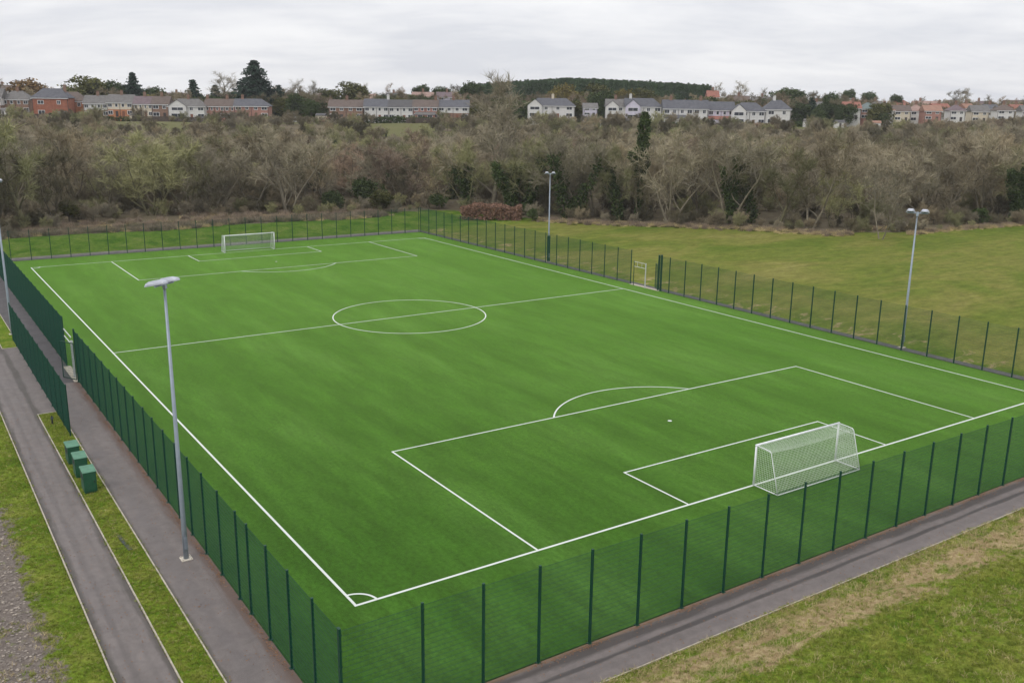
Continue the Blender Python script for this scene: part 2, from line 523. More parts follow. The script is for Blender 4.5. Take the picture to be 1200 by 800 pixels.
def build_ground():
    X = grid_lines(-900, 1500, -60, 150, 1.5, [-10.02, -9.98, 61.38, 61.42])
    Y = grid_lines(-300, 1500, -46, 150, 1.5, [-10.27, -10.23, 109.08, 109.12])
    gx, gy = np.meshgrid(X, Y)
    gzv = ground(gx, gy)
    nx, ny = len(X), len(Y)
    V = np.stack([gx, gy, gzv], -1).reshape(-1, 3)
    idx = np.arange(nx * ny).reshape(ny, nx)
    F = np.stack([idx[:-1, :-1], idx[:-1, 1:], idx[1:, 1:], idx[1:, :-1]], -1).reshape(-1, 4)
    me = bpy.data.meshes.new('ground')
    me.from_pydata(V.tolist(), [], F.tolist())
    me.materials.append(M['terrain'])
    me.polygons.foreach_set('use_smooth', [True] * len(me.polygons))
    x, y = V[:, 0], V[:, 1]
    dx = x - CAM[0]; dy = y - CAM[1]
    D = dx * FWD[0] + dy * FWD[1]; S = dx * RGT[0] + dy * RGT[1]
    u = 600 + S / np.maximum(D, 1) * FPX / 1.0325
    fr = np.interp(u, WOOD_U, WOOD_D)
    lim = np.where(((u > 420) & (u < 520)) | ((u > 685) & (u < 795)), 284, np.where((u > 140) & (u < 275), 296, 326))
    wood = sstep(fr - 3, fr + 4, D) * (1 - sstep(lim - 6, lim + 6, D)) * (D > 0)
    # brown bramble strip on top of the bank behind the far fence
    wood = np.maximum(wood, sstep(121.0, 123.0, y) * (1 - sstep(fr, fr + 2, D)) * (1 - sstep(55, 62, x)) * 0.9)
    meadow = sstep(61.5, 64, x) * (1 - sstep(98, 106, y - 0.15 * (x - 62))) * (D < 260)
    dirt = sstep(-11.3, -12.2, x) * (y < 24) * (D > 0) * 1.0 * (1 - sstep(18, 24, y))
    straw = 0.80 * sstep(-10.4, -10.9, y) * (1 - sstep(-12.2, -14.2, y)) + 0.20 * sstep(-14, -15, y) * (1 - sstep(-16.5, -19, y))
    straw *= sstep(-6, 3, x)
    straw += 0.36 * ((x > 61) & (x < 66)) * (y < 108) * (y > -8)
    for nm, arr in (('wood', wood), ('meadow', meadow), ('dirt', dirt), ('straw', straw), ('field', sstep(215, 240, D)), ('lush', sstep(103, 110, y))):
        a = me.attributes.new(nm, 'FLOAT', 'POINT')
        a.data.foreach_set('value', np.asarray(arr, np.float32))
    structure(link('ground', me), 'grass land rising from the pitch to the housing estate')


# front edge of the wood as seen: image column -> forward distance of the first trunks
WOOD_U = np.array([-60, 0, 60, 150, 300, 430, 520, 640, 760, 880, 960, 1060, 1100, 1200, 1300])
WOOD_V = np.array([285, 281, 271, 256, 252, 249, 247, 256, 262, 268, 274, 274, 269, 263, 260])


def wood_depth(u, v, z=1.0):
    r = CM.T @ np.array([(u - 600) / FPX, (400 - v) / FPX, 1.0])
    t = (z - CAM[2]) / r[2]
    return t * (r[0] * FWD[0] + r[1] * FWD[1])


WOOD_D = np.array([wood_depth(u, v) for u, v in zip(WOOD_U, WOOD_V)])

build_ground()


# ------------------------------------------------------------------ pitch, paths, kerbs
def sheet(name, mat, rects, z, label=None, step=None):
    b = MB()
    for (x0, x1, y0, y1) in rects:
        b.add([(x0, y0, z), (x1, y0, z), (x1, y1, z), (x0, y1, z)], [(0, 1, 2, 3)])
    return structure(b.build(name, mat), label)


FX0, FX1, FY0, FY1 = -4.03, 60.25, -7.8, 106.1
L_, W_ = 99.59, 57.36
sheet('pitch', M['turf'], [(FX0 + .06, FX1 - .06, FY0 + .06, FY1 - .06)], 0.0, 'green artificial turf pitch inside the fence')
sheet('path', M['tarmac'], [(-9.94, -7.88, -60, 35.2), (-9.94, -7.88, 35.2, 140), (-7.88, -6.5, 35.2, 56), (-6.44, -4.03, -7.8, 42.3)], -0.004, 'worn tarmac footpath beside the pitch')
sheet('footpath', M['tarmac_across'], [(-6.44, 90, -10.2, -7.8)], -0.006, 'tarmac footpath along the near goal line fence')
sheet('dark_path', M['tarmac_dark'], [(-6.44, -4.03, 42.3, 140)], -0.004, 'dark newer tarmac behind the low fence')
sheet('verge', M['verge'], [(-7.82, -6.5, -60, 35.14), (-7.82, -6.5, 56.06, 140)], 0.02, 'narrow grass verge between two kerbs')
sheet('edge_strip', M['strip'], [(60.31, 61.4, -10.2, 107)], 0.0, 'dark strip along the outside of the fence')
sheet('far_path', M['farpath'], [(-4, 61.4, 107.2, 109.1)], 0.0, 'grey path behind the far fence')
sheet('far_edge', M['strip'], [(-4, 60.25, 106.1, 107.2)], 0.0, None)
kb = MB()
for (xa, ya, xb, yb) in ((-9.97, -60, -9.97, 140), (-7.85, -60, -7.85, 35.17), (-6.47, -60, -6.47, 35.17), (-7.85, 56.03, -7.85, 140), (-6.47, 56.03, -6.47, 140), (-6.62, 35.2, -6.62, 56)):
    kb.box(xa - .03, xa + .03, ya, yb, -0.05, 0.06)
kb.box(-7.82, -6.5, 35.14, 35.2, -0.05, 0.058)
kb.box(-7.82, -6.5, 56.0, 56.06, -0.05, 0.058)
kb.box(-6.44, 90, -10.25, -10.2, -0.05, 0.05)
structure(kb.build('kerb', M['kerb']), 'pale concrete edging kerb of the paths')

# markings
mk = MB(); LW = 0.115; ZL = 0.005


def seg(x0, y0, x1, y1, w=LW):
    d = np.array([x1 - x0, y1 - y0]); d = d / np.linalg.norm(d); n = np.array([-d[1], d[0]]) * w / 2
    e = d * w / 2
    a = np.array([x0, y0]) - e; b = np.array([x1, y1]) + e
    V = [(*(a - n), ZL), (*(b - n), ZL), (*(b + n), ZL), (*(a + n), ZL)]
    return V


def add_line(*a, **k):
    global ZL
    mk.add(seg(*a, **k), [(0, 1, 2, 3)])
    ZL += 0.0006


def arc(cx, cy, r, a0, a1, n=96, w=LW):
    global ZL
    V = []
    for i in range(n + 1):
        t = a0 + (a1 - a0) * i / n
        for rr_ in (r - w / 2, r + w / 2):
            V.append((cx + rr_ * math.cos(t), cy + rr_ * math.sin(t), ZL))
    mk.add(V, [(2 * i, 2 * i + 1, 2 * i + 3, 2 * i + 2) for i in range(n)])
    ZL += 0.0006


cxm = W_ / 2
add_line(0, 0, 0, L_, w=.125); add_line(W_, 0, W_, L_, w=.125); add_line(0, 0, W_, 0, w=.14); add_line(0, L_, W_, L_)
add_line(0.1, L_ / 2, W_ - .1, L_ / 2)
arc(cxm + 0.13, L_ / 2 + 0.1, 7.80, 0, 2 * PI)
for y0, s in ((0, 1), (L_, -1)):
    PW, PD, GW, GD = 18.96, 15.86, 8.80, 5.46
    for w_, d_ in ((PW, PD), (GW, GD)):
        add_line(cxm - w_, y0 + s * .08, cxm - w_, y0 + s * d_); add_line(cxm + w_, y0 + s * .08, cxm + w_, y0 + s * d_)
        add_line(cxm - w_, y0 + s * d_, cxm + w_, y0 + s * d_)
    al = math.acos((15.86 - 10.94) / 8.14)
    arc(cxm + .08, y0 + s * 10.94, 8.14, s * PI / 2 - al, s * PI / 2 + al)
    V = [(cxm + .06 + 0.15 * math.cos(t), y0 + s * 10.94 + .1 + 0.15 * math.sin(t), ZL) for t in np.linspace(0, 2 * PI, 17)[:-1]]
    mk.add(V, [tuple(range(16))]); ZL += .0006
    arc(0, y0, 1.0, 0 if s > 0 else -PI / 2, PI / 2 if s > 0 else 0, 20)
    arc(W_, y0, 1.0, PI / 2 if s > 0 else PI, PI if s > 0 else 1.5 * PI, 20)
structure(mk.build('pitch_markings', M['line']), 'white painted football pitch lines')


# ------------------------------------------------------------------ mesh fences
def bay_mesh(w, h, name='mesh_panel'):
    b = MB()
    n = int(round(w / 0.05))
    for i in range(1, n):
        x = -w / 2 + w * i / n
        b.add([(x - .0030, -.003, .03), (x + .0030, -.003, .03), (x + .0030, .003, .03), (x - .0030, .003, .03),
               (x - .0030, -.003, h), (x + .0030, -.003, h), (x + .0030, .003, h), (x - .0030, .003, h)],
              [(0, 1, 5, 4), (1, 2, 6, 5), (2, 3, 7, 6), (3, 0, 4, 7)])
    k = int(h / 0.2)
    for i in range(k + 1):
        z = .05 + (h - .08) * i / k
        for yy in (-.0055, .0055):
            b.add([(-w / 2, yy - .0027, z - .0027), (-w / 2, yy + .0027, z - .0027), (-w / 2, yy + .0027, z + .0027), (-w / 2, yy - .0027, z + .0027),
                   (w / 2, yy - .0027, z - .0027), (w / 2, yy + .0027, z - .0027), (w / 2, yy + .0027, z + .0027), (w / 2, yy - .0027, z + .0027)],
                  [(0, 1, 5, 4), (1, 2, 6, 5), (2, 3, 7, 6), (3, 0, 4, 7)])
    return b.mesh(name, M['wire'])


def post_mesh(h):
    b = MB()
    b.box(-.042, .042, -.042, .042, -.05, h)
    b.box(-.046, .046, -.046, .046, h, h + .02)
    b.box(-.09, .09, -.09, .09, -.05, .012)
    for z in np.arange(.35, h - .1, .6):
        b.box(-.055, .055, -.054, -.042, z - .025, z + .025)
    return b.mesh('post', M['fence'])


BAYS = {}
POSTS = {}


def fence(label, stations, fixed, axis, h, group, skip=(), name='mesh_fence'):
    """stations: post positions along the axis; panels span neighbouring posts"""
    st = sorted(stations)
    root = thing(name, label, 'fence', ((st[0], fixed, 0) if axis == 'x' else (fixed, st[0], 0)), 0, group)
    hk = round(h, 2)
    if hk not in POSTS:
        POSTS[hk] = post_mesh(h)
    for s in st:
        o = link('post', POSTS[hk], root, ((s - st[0], 0, 0) if axis == 'x' else (0, s - st[0], 0)))
    for a, b in zip(st[:-1], st[1:]):
        if any(a - .1 <= q <= b + .1 for q in skip):
            continue
        w = round(b - a - .07, 2)
        key = (w, hk)
        if key not in BAYS:
            BAYS[key] = bay_mesh(w, h - .06)
        mid = (a + b) / 2 - st[0]
        o = link('mesh_panel', BAYS[key], root, ((mid, 0.0, 0) if axis == 'x' else (0, mid, 0)), 0 if axis == 'x' else PI / 2)
    return root


GF = 'tall green mesh fences round the pitch'
H = 4.16
near_st = [-4.03, -.88] + [1.67 + 2.555 * i for i in range(23)] + [60.25]
fence('tall green mesh fence behind the near goal, beside the footpath', near_st, FY0, 'x', H, GF)
far_st = [FX0 + 2.455 * i + .02 for i in range(26)] + [60.0]
fence('tall green mesh fence behind the far goal, before the grassy bank', far_st, FY1, 'x', 4.1, GF)
left_st = [-7.72, -5.4, -2.95, -.56, 1.78, 3.28, 5.85, 8.33, 10.76, 13.1, 15.45, 17.8, 19.95, 22.4, 24.7, 26.95, 29.2, 31.55, 33.95, 36.3, 38.6, 40.6, 42.1]
left2 = [47.5 + 2.45 * i for i in range(24)] + [106.0]
fence('near part of the left touchline fence, from the front corner to the gateway', left_st, FX0, 'y', H, GF)
fence('far part of the left touchline fence, standing beyond the gateway', left2, FX0, 'y', H, GF)
right1 = [-7.72] + [4.3 - 2.55 * i for i in (4, 3, 2, 1)] + [4.3 + 2.55 * i for i in range(17)]
right1 = [r for r in right1 if r < 46.9] + [46.98]
right2 = [51.9 + 2.56 * i for i in range(21)] + [106.0]
fence('right touchline fence from the near corner to the gateway, before the meadow', right1, FX1, 'y', H, GF)
fence('right touchline fence from the gateway to the far corner, beside the copper hedge', right2, FX1, 'y', H, GF)
mid_st = [29.4 + 2.45 * i for i in range(13)]
fence('shorter green fence between the two tarmac paths, ending at the verge', mid_st, -6.68, 'y', 3.5, None)


# gateways
def gateway(label, x, y0, y1, out, loc_name):
    """y0..y1 opening; out = +1 when outside is +x"""
    g = thing('gateway', label, 'gate', (x, y0, 0))
    w = y1 - y0
    for yy, hh in (((0.0, 4.27), (0.42, 4.2)) if out > 0 else ((0.0, 4.2),)):
        gp = link('gate_post', post_mesh(hh), g, (0.02 * out, yy, 0)); gp.scale = (2.0, 2.0, 1) if out > 0 else (1.2, 1.2, 1)
    b = MB(); b.box(-.045, .045, -.045, .045, -.03, 2.95) if out > 0 else b.box(-.085, .085, -.085, .085, -.03, 2.95); b.box(-.055, .055, -.055, .055, 2.95, 2.98)
    b.build('pale_post', M['gatewhite'], g, loc=(-.4 * out, w * .42, 0) if out > 0 else (-.02, 1.5, 0))
    b = MB()
    for z in (2.35, 2.92):
        b.box(-.03, .03, (w * .42 if out > 0 else 1.5) + .05, w - (1.03 if out > 0 else .38), z - .022, z + .022)
    for yy in (w * .55, w * .7) if out > 0 else ():
        b.box(-.012, .012, yy, yy + .024, 2.374, 2.896)
    b.build('header_rail', M['gatewhite'], g, loc=(-.4 * out, 0, 0) if out > 0 else (-.02, 0, .3))
    b = MB(); b.box(-.03, .03, -.03, .03, -.03, 3.0)
    b.build('frame_post', M['fence'], g, loc=(-.4 * out, w - 1.0, 0) if out > 0 else (-.02, w - .35, .3))
    b = MB(); b.box(-.3, .25, .1, w - .15, -.045, .03)
    b.build('threshold', M['kerb'], g)
    # leaf standing open against the outside
    lw = 1.6
    leaf = thing_part('gate_leaf', g, (.05 * out, 0.42, 0), 0)
    pm = link('leaf_mesh', bay_mesh(lw - .1, 2.9, 'leaf_mesh'), leaf, (lw / 2 * .98, 0, 0.05))
    b = MB()
    b.box(0, .05, -.025, .025, .05, 3.0); b.box(lw - .05, lw, -.025, .025, .05, 3.0)
    b.box(.05, lw - .05, -.025, .025, .05, .1); b.box(.05, lw - .05, -.025, .025, 2.95, 3.0)
    b.build('leaf_frame', M['fence'], leaf)
    leaf.rotation_euler = (0, 0, math.radians(62) if out > 0 else math.radians(118))
    return g


def thing_part(name, parent, loc, rz):
    o = bpy.data.objects.new(name, None); COL.objects.link(o); o.parent = parent
    o.location = loc; o.rotation_euler = (0, 0, rz)
    return o


gateway('gateway with a pale post and rails in the right touchline fence', FX1, 46.55, 51.9, 1, 'r')
gateway('gateway with a pale post and rails in the left touchline fence', FX0, 42.15, 47.45, -1, 'l')


# ------------------------------------------------------------------ goals
def goal(label, y0, s, corr):
    """goal on the line y=y0; the net goes back to y0 - s*depth"""
    g = thing('football_goal', label, 'goal', (28.68 + corr, y0, 0), 0 if s > 0 else PI, 'football goals')
    hw, h, r = 3.66, 2.46, .058
    for sx in (-1, 1):
        b = MB(); b.tube([(sx * hw, 0, 0), (sx * hw, 0, h)], r, 12)
        b.build('goalpost', M['goalwhite'], g, True)
    b = MB(); b.tube([(-hw - r, 0, h), (hw + r, 0, h)], r, 12); b.build('crossbar', M['goalwhite'], g, True)
    tb, bb = 1.1, 1.80
    for sx in (-1, 1):
        x = sx * hw
        b = MB()
        b.tube([(x, -.03, h), (x, -.5, h - .02), (x, -tb + .1, h - .05), (x, -tb, h - .14), (x, -1.45, 1.15), (x, -bb, .03)], .022, 8)
        b.build('net_support', M['goalwhite'], g, True)
    b = MB()
    for sx in (-1, 1):
        b.tube([(sx * hw, -.03, .035), (sx * hw, -bb, .035)], .03, 8)
    b.tube([(-hw, -bb, .035), (hw, -bb, .035)], .03, 8)
    b.build('base_bar', M['goalwhite'], g, True)
    # net
    Q = []
    def strand(P, w=.0075):
        P = np.array(P)
        for a, c in zip(P[:-1], P[1:]):
            d = c - a; d = d / (np.linalg.norm(d) + 1e-9)
            n1 = np.cross(d, [0.3, 0.5, 0.8]); n1 /= np.linalg.norm(n1) + 1e-9
            n2 = np.cross(d, n1)
            for n_ in (n1, n2):
                Q.append([a - n_ * w, a + n_ * w, c + n_ * w, c - n_ * w])
    prof = [(0, h), (-.35, h - .08), (-.7, h - .13), (-tb, h - .14), (-1.24, 1.75), (-1.45, 1.1), (-1.63, .5), (-bb, .05)]
    prof = np.array(prof)
    cl = np.concatenate([[0], np.cumsum(np.linalg.norm(np.diff(prof, axis=0), axis=1))])
    ts = np.linspace(0, cl[-1], 36)
    py = np.interp(ts, cl, prof[:, 0]); pz = np.interp(ts, cl, prof[:, 1])
    xs = np.linspace(-hw, hw, 62)
    def sag(x, t):
        return .12 * (1 - (x / hw) ** 2) * math.sin(PI * min(1, t / cl[-1] * 1.6)) if t < cl[-1] * .62 else 0
    for x in xs:
        strand([(x, py[i], pz[i] - sag(x, ts[i])) for i in range(0, 36)])
    xx = np.linspace(-hw, hw, 13)
    for i in range(36):
        strand([(x, py[i], pz[i] - sag(x, ts[i])) for x in xx])
    # sides
    for sx in (-1, 1):
        for z in np.linspace(.06, h - .12, 20):
            yb = -np.interp(z, [0, 1.15, h - .14, h], [bb, 1.45, tb, tb - .1])
            strand([(sx * hw, 0, z), (sx * hw, yb, z)])
        for yy in np.linspace(-.12, -1.7, 14):
            zt = np.interp(-yy, [0, tb, 1.45, bb], [h - .02, h - .14, 1.15, .04])
            strand([(sx * hw, yy, .04), (sx * hw, yy, zt)])
    link('net', quads_mesh('net', np.array(Q), M['net']), g)
    return g


goal('near white football goal with net, backing onto the footpath fence', 0.0, 1, -.02)
goal('far white football goal with net, before the grassy bank', L_, -1, .1)


# ------------------------------------------------------------------ floodlights
def floodlight(label, x, y, h, arm_deg, guard=False, hs=.86):
    t = thing('floodlight', label, 'floodlight', (x, y, 0), 0, 'floodlight masts round the pitch')
    b = MB(); b.tube([(0, 0, -.05), (0, 0, 1.8), (0, 0, h)], [.125, .118, .060], 12); b.build('mast', M['galv'], t, True)
    b = MB(); b.box(-.26, .26, -.26, .26, -.03, .025)
    for sx in (-1, 1):
        for sy in (-1, 1):
            b.tube([(sx * .2, sy * .2, .02), (sx * .2, sy * .2, .08)], .025, 6)
    b.build('base_plate', M['tape'], t)
    b = MB(); b.box(-.07, .07, -.165, -.13, .55, 1.15); b.build('hatch', M['galv'], t)
    a = math.radians(arm_deg)
    hd = thing_part('lamp_head', t, (0, 0, h), a)
    hd.scale = (hs, hs, hs)
    hd.rotation_euler = (math.radians(-11), 0, a)
    b = MB(); b.box(-.78, .78, -.05, .05, -.02, .07); b.box(-.09, .09, -.09, .09, -.22, .12)
    b.build('cross_arm', M['galv'], hd)
    for sx in (-1, 1):
        V = []
        # flat tapering housing with a domed back, tilted forward
        prof = [(-.60, .02, .14), (-.55, .12, .20), (-.15, .24, .25), (.36, .24, .33), (.58, .15, .36), (.63, .03, .36)]
        top = []; bot = []
        for (yy, zz, hw) in prof:
            top += [(sx * .52 - hw, yy, .10 + zz * .35), (sx * .52 - hw * .72, yy, .10 + zz), (sx * .52 + hw * .72, yy, .10 + zz), (sx * .52 + hw, yy, .10 + zz * .35)]
        V = top + [(sx * .52 - p[2], p[0], .085) for p in prof] + [(sx * .52 + p[2], p[0], .085) for p in prof]
        n = len(prof); F = []
        for i in range(n - 1):
            for k in range(3):
                F.append((i * 4 + k, i * 4 + k + 1, i * 4 + 4 + k + 1, i * 4 + 4 + k))
            F.append((4 * n + i, i * 4, i * 4 + 4, 4 * n + i + 1))
            F.append((i * 4 + 3, 5 * n + i, 5 * n + i + 1, i * 4 + 7))
        F.append((0, 4 * n, 5 * n, 3, 2, 1)); F.append((4 * n - 4, 4 * n - 3, 4 * n - 2, 4 * n - 1, 6 * n - 1, 5 * n - 1))
        b = MB(); b.add(V, F); b.build('lamp', M['lampbody'], hd)
        b = MB()
        b.add([(sx * .52 - p[2] * .9, p[0], .08) for p in prof] + [(sx * .52 + p[2] * .9, p[0], .08) for p in prof],
              [(i, i + 1, n + i + 1, n + i) for i in range(n - 1)])
        b.build('lens', M['lens'], hd)
        b = MB(); b.box(sx * .52 - .05, sx * .52 + .05, -.2, .2, .045, .079); b.build('bracket', M['lampdark'], hd)
    if guard:
        b = MB(); b.box(-.16, .16, -.16, -.13, 0, 3.6); b.box(-.16, -.13, -.13, .16, 0, 3.6); b.box(.13, .16, -.13, .16, 0, 3.2)
        b.build('guard', M['fence'], t)
    return t


floodlight('floodlight mast on the path by the near left fence', -5.0, 8.33, 13.3, 38, hs=.80)
floodlight('floodlight mast at the far end of the shorter fence, cut by the picture edge', -6.45, 61.6, 13.9, 10)
floodlight('floodlight mast with a green guard at its foot, beyond the right fence', 61.25, 70.5, 12.0, -36, True)
floodlight('tall floodlight mast on the meadow side of the fence beside the near goal end', 61.25, 15.1, 12.25, -58, hs=1.12)


# ------------------------------------------------------------------ cabinets, marker, drain on the verge
def cabinet(label, y, hgt, dp, w=.66, x=-7.32):
    t = thing('utility_cabinet', label, 'cabinet', (x, y, .02), random.uniform(-.03, .03), 'green cabinets on the verge')
    b = MB(); b.box(-w / 2, w / 2, 0, dp, .08, hgt); b.box(-w / 2 + .04, w / 2 - .04, .04, dp - .04, -.02, .08); b.build('body', M['cabinet'], t)
    b = MB()
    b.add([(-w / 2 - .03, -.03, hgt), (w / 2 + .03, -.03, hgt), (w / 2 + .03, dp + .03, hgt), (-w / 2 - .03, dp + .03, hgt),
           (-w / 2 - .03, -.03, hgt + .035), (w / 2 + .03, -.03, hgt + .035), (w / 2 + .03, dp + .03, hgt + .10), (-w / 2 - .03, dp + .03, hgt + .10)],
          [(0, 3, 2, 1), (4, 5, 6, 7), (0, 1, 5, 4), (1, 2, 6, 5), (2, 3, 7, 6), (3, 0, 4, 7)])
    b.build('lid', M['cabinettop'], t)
    b = MB(); b.box(-w / 2 + .05, w / 2 - .05, -.02, 0, .16, hgt - .08); d = b.build('door', M['cabinet'], t)
    b = MB(); b.box(w / 2 - .14, w / 2 - .10, -.045, -.02, hgt * .5, hgt * .5 + .12); b.build('handle', M['iron'], d)
    b = MB()
    for k in range(5):
        b.box(-w / 2 - .012, -w / 2, .18, dp - .18, hgt - .2 - k * .06, hgt - .17 - k * .06)
    b.build('vent', M['iron'], t)
    return t


cabinet('green cabinet standing closest to the camera on the verge', 18.9, 1.22, 1.0)
cabinet('middle one of the three green cabinets on the verge', 21.5, 1.18, 1.05)
cabinet('green cabinet nearest the end of the shorter fence on the verge', 23.95, 1.10, 1.0)
t = thing('marker_post', 'small dark marker post on the corner of the verge', 'post', (-7.3, 32.5, .02))
b = MB(); b.tube([(0, 0, -.05), (0, 0, .55), (0, 0, .6)], [.055, .05, .03], 8); b.build('stake', M['iron'], t)
b = MB(); b.box(-.09, .09, -.07, -.055, .38, .52); b.build('plate', M['lampdark'], t)
t = thing('drain_gully', 'narrow dark drain slot in the verge grass', 'drain', (-7.12, 11.6, .02), .08)
b = MB(); b.box(-.1, .1, -1.0, 1.0, -.03, .012); b.build('gully_frame', M['iron'], t)
b = MB()
for k in range(16):
    b.box(-.07, .07, -.95 + k * .12, -.90 + k * .12, .0125, .022)
b.build('grating', M['lampdark'], t)


# ------------------------------------------------------------------ plants
def unit(v):
    return v / (np.linalg.norm(v) + 1e-9)


def bare_tree(seed, H=12.0, spread=0.5, stems=1, twig_n=10, twig_len=1.1, twig_w=.035, droop=0.0, low=0.25):
    """returns (trunk MB, limbs MB, twig quads)"""
    r = np.random.default_rng(seed)
    tr = MB(); lb = MB(); Q = []

    def walk(p, d, L, rad, n, up, jit):
        P = [p]
        for i in range(n):
            d = unit(d + r.normal(0, jit, 3) + np.array([0, 0, up]))
            p = p + d * L / n
            P.append(p)
        R = [rad * (1 - .72 * i / n) for i in range(n + 1)]
        return P, R, d

    def twigs(P, n, L):
        for _ in range(n):
            t = r.uniform(.15, 1.0) * (len(P) - 1)
            i = min(int(t), len(P) - 2)
            p = P[i] + (P[i + 1] - P[i]) * (t - i)
            d = unit(unit(P[i + 1] - P[i]) + r.normal(0, .75, 3) + np.array([0, 0, .25 - droop]))
            l = L * r.uniform(.45, 1.2)
            mid = p + d * l * .5 + r.normal(0, .05, 3)
            d2 = unit(d + r.normal(0, .3, 3) + np.array([0, 0, .1 - droop]))
            q = mid + d2 * l * .5
            n1 = unit(np.cross(d, r.normal(0, 1, 3))) * twig_w
            Q.append([p - n1 * .6, p + n1 * .6, mid + n1 * .5, mid - n1 * .5])
            Q.append([mid - n1 * .5, mid + n1 * .5, q + n1 * .15, q - n1 * .15])

    for s in range(stems):
        a = 2 * PI * s / stems + r.uniform(0, 1)
        lean = 0.10 if stems == 1 else .38
        d0 = unit(np.array([math.cos(a) * lean, math.sin(a) * lean, 1.0]))
        base = np.array([math.cos(a), math.sin(a), 0]) * (0 if stems == 1 else .35) + np.array([0, 0, -.3])
        hs = H * (r.uniform(.78, .92) if stems > 1 else .85)
        rad = H * (.022 if stems == 1 else .012)
        P, R, d = walk(base, d0, hs, rad, 7, .05, .07)
        tr.tube(P, R, 7, False)
        nl = int(9 / max(1, stems ** .5))
        for k in range(nl):
            t = low + (1 - low) * (k + r.uniform(0, .8)) / nl
            t = min(.97, t) * (len(P) - 1)
            i = min(int(t), len(P) - 2)
            p = P[i] + (P[i + 1] - P[i]) * (t - i)
            az = k * 2.4 + r.uniform(-.4, .4)
            out = np.array([math.cos(az), math.sin(az), 0])
            frac = t / (len(P) - 1)
            dl = unit(out * spread * 1.6 + np.array([0, 0, .55 + .5 * frac]))
            ll = H * spread * (1.0 - .45 * frac) * r.uniform(.75, 1.1)
            LP, LR, _ = walk(p, dl, ll, R[i] * .55, 5, .09 - droop * .2, .13)
            lb.tube(LP, LR, 5, False)
            for k2 in range(6):
                t2 = r.uniform(.25, 1.0) * (len(LP) - 1); i2 = min(int(t2), len(LP) - 2)
                p2 = LP[i2] + (LP[i2 + 1] - LP[i2]) * (t2 - i2)
                d2 = unit(unit(LP[i2 + 1] - LP[i2]) + r.normal(0, .55, 3) + np.array([0, 0, .15]))
                SP, SR, _ = walk(p2, d2, ll * r.uniform(.35, .55), max(.02, LR[i2] * .5), 4, .07 - droop * .2, .16)
                lb.tube(SP, [max(.012, q) for q in SR], 3, False)
                twigs(SP, twig_n, twig_len * H / 12)
                for k3 in range(4):
                    t3 = r.uniform(.3, 1.0) * (len(SP) - 1); i3 = min(int(t3), len(SP) - 2)
                    p3 = SP[i3] + (SP[i3 + 1] - SP[i3]) * (t3 - i3)
                    d3 = unit(unit(SP[i3 + 1] - SP[i3]) + r.normal(0, .6, 3))
                    TP, TR, _ = walk(p3, d3, ll * r.uniform(.16, .3), .018, 3, .06 - droop * .25, .18)
                    for a_, b_ in zip(TP[:-1], TP[1:]):
                        n1 = unit(np.cross(b_ - a_, r.normal(0, 1, 3))) * .02
                        Q.append([a_ - n1, a_ + n1, b_ + n1 * .6, b_ - n1 * .6])
                    twigs(TP, twig_n, twig_len * H / 12)
            twigs(LP[2:], twig_n, twig_len * H / 12)
    return tr, lb, np.array(Q)


def leaf_quads(r, centers, n_each, rad, size, flat=0.6):
    Q = []
    for c in centers:
        for _ in range(n_each):
            p = c + r.normal(0, 1, 3) * rad * np.array([1, 1, flat])
            a = unit(r.normal(0, 1, 3)); b = unit(np.cross(a, r.normal(0, 1, 3)))
            s = size * r.uniform(.6, 1.3)
            Q.append([p - a * s - b * s * .4, p + a * s * .2 - b * s * .6, p + a * s + b * s * .4, p - a * s * .2 + b * s * .6])
    return Q


def conifer(seed, H=14.0, W=3.4, layers=26, size=.22, ragged=.25, dens=1.0):
    r = np.random.default_rng(seed)
    tr = MB(); tr.tube([(0, 0, -.3), (0, 0, H * .5), (0, 0, H * .97)], [H * .018, H * .011, .03], 7, False)
    Q = []
    for i in range(layers):
        t = i / (layers - 1)
        z = H * (.06 + .92 * t)
        rl = W * (1 - t) ** .85 * r.uniform(1 - ragged, 1 + ragged * .6) + .12
        nb = max(5, int(13 * (1 - t * .6)))
        a0 = r.uniform(0, 6.3)
        for k in range(nb):
            a = a0 + 2 * PI * k / nb + r.uniform(-.2, .2)
            rb = rl * r.uniform(.7, 1.12)
            tip = np.array([math.cos(a) * rb, math.sin(a) * rb, z - rb * .22 + .25 * rb * (t > .75)])
            root = np.array([0, 0, z])
            cs = [root + (tip - root) * q + np.array([0, 0, .1 * math.sin(q * 3)]) for q in np.linspace(.22, 1, max(2, int(rb / .5)))]
            Q += leaf_quads(r, cs, int(5 * dens) + 1, size * .9, size, .5)
    return tr, np.array(Q)


def round_tree(seed, H=10.0, W=4.6, size=.22, n=260, base=.12, lean=1.0):
    r = np.random.default_rng(seed)
    tr = MB()
    tr.tube([(0, 0, -.3), (.1, 0, H * .3), (0, .1, H * .6)], [H * .03, H * .022, H * .01], 7, False)
    cs = []
    lobes = [(unit(r.normal(0, 1, 3)) * np.array([W * .55, W * .55, H * .25]) + np.array([0, 0, H * .56]), r.uniform(.32, .55) * W) for _ in range(11)]
    for c, rad in lobes:
        tr.tube([(0, 0, H * .25), tuple((c + np.array([0, 0, H * .25])) * .5), tuple(c)], [H * .013, H * .008, .02], 5, False)
    for _ in range(n):
        c, rad = lobes[r.integers(len(lobes))]
        d = unit(r.normal(0, 1, 3))
        p = c + d * rad * r.uniform(.6, 1.0) * np.array([1, 1, H * .95 / (W * 2)])
        if p[2] < H * base:
            p[2] = H * base + r.uniform(0, .8)
        cs.append(p)
    Q = leaf_quads(r, cs, 12, size * 1.3, size, .8)
    return tr, np.array(Q)


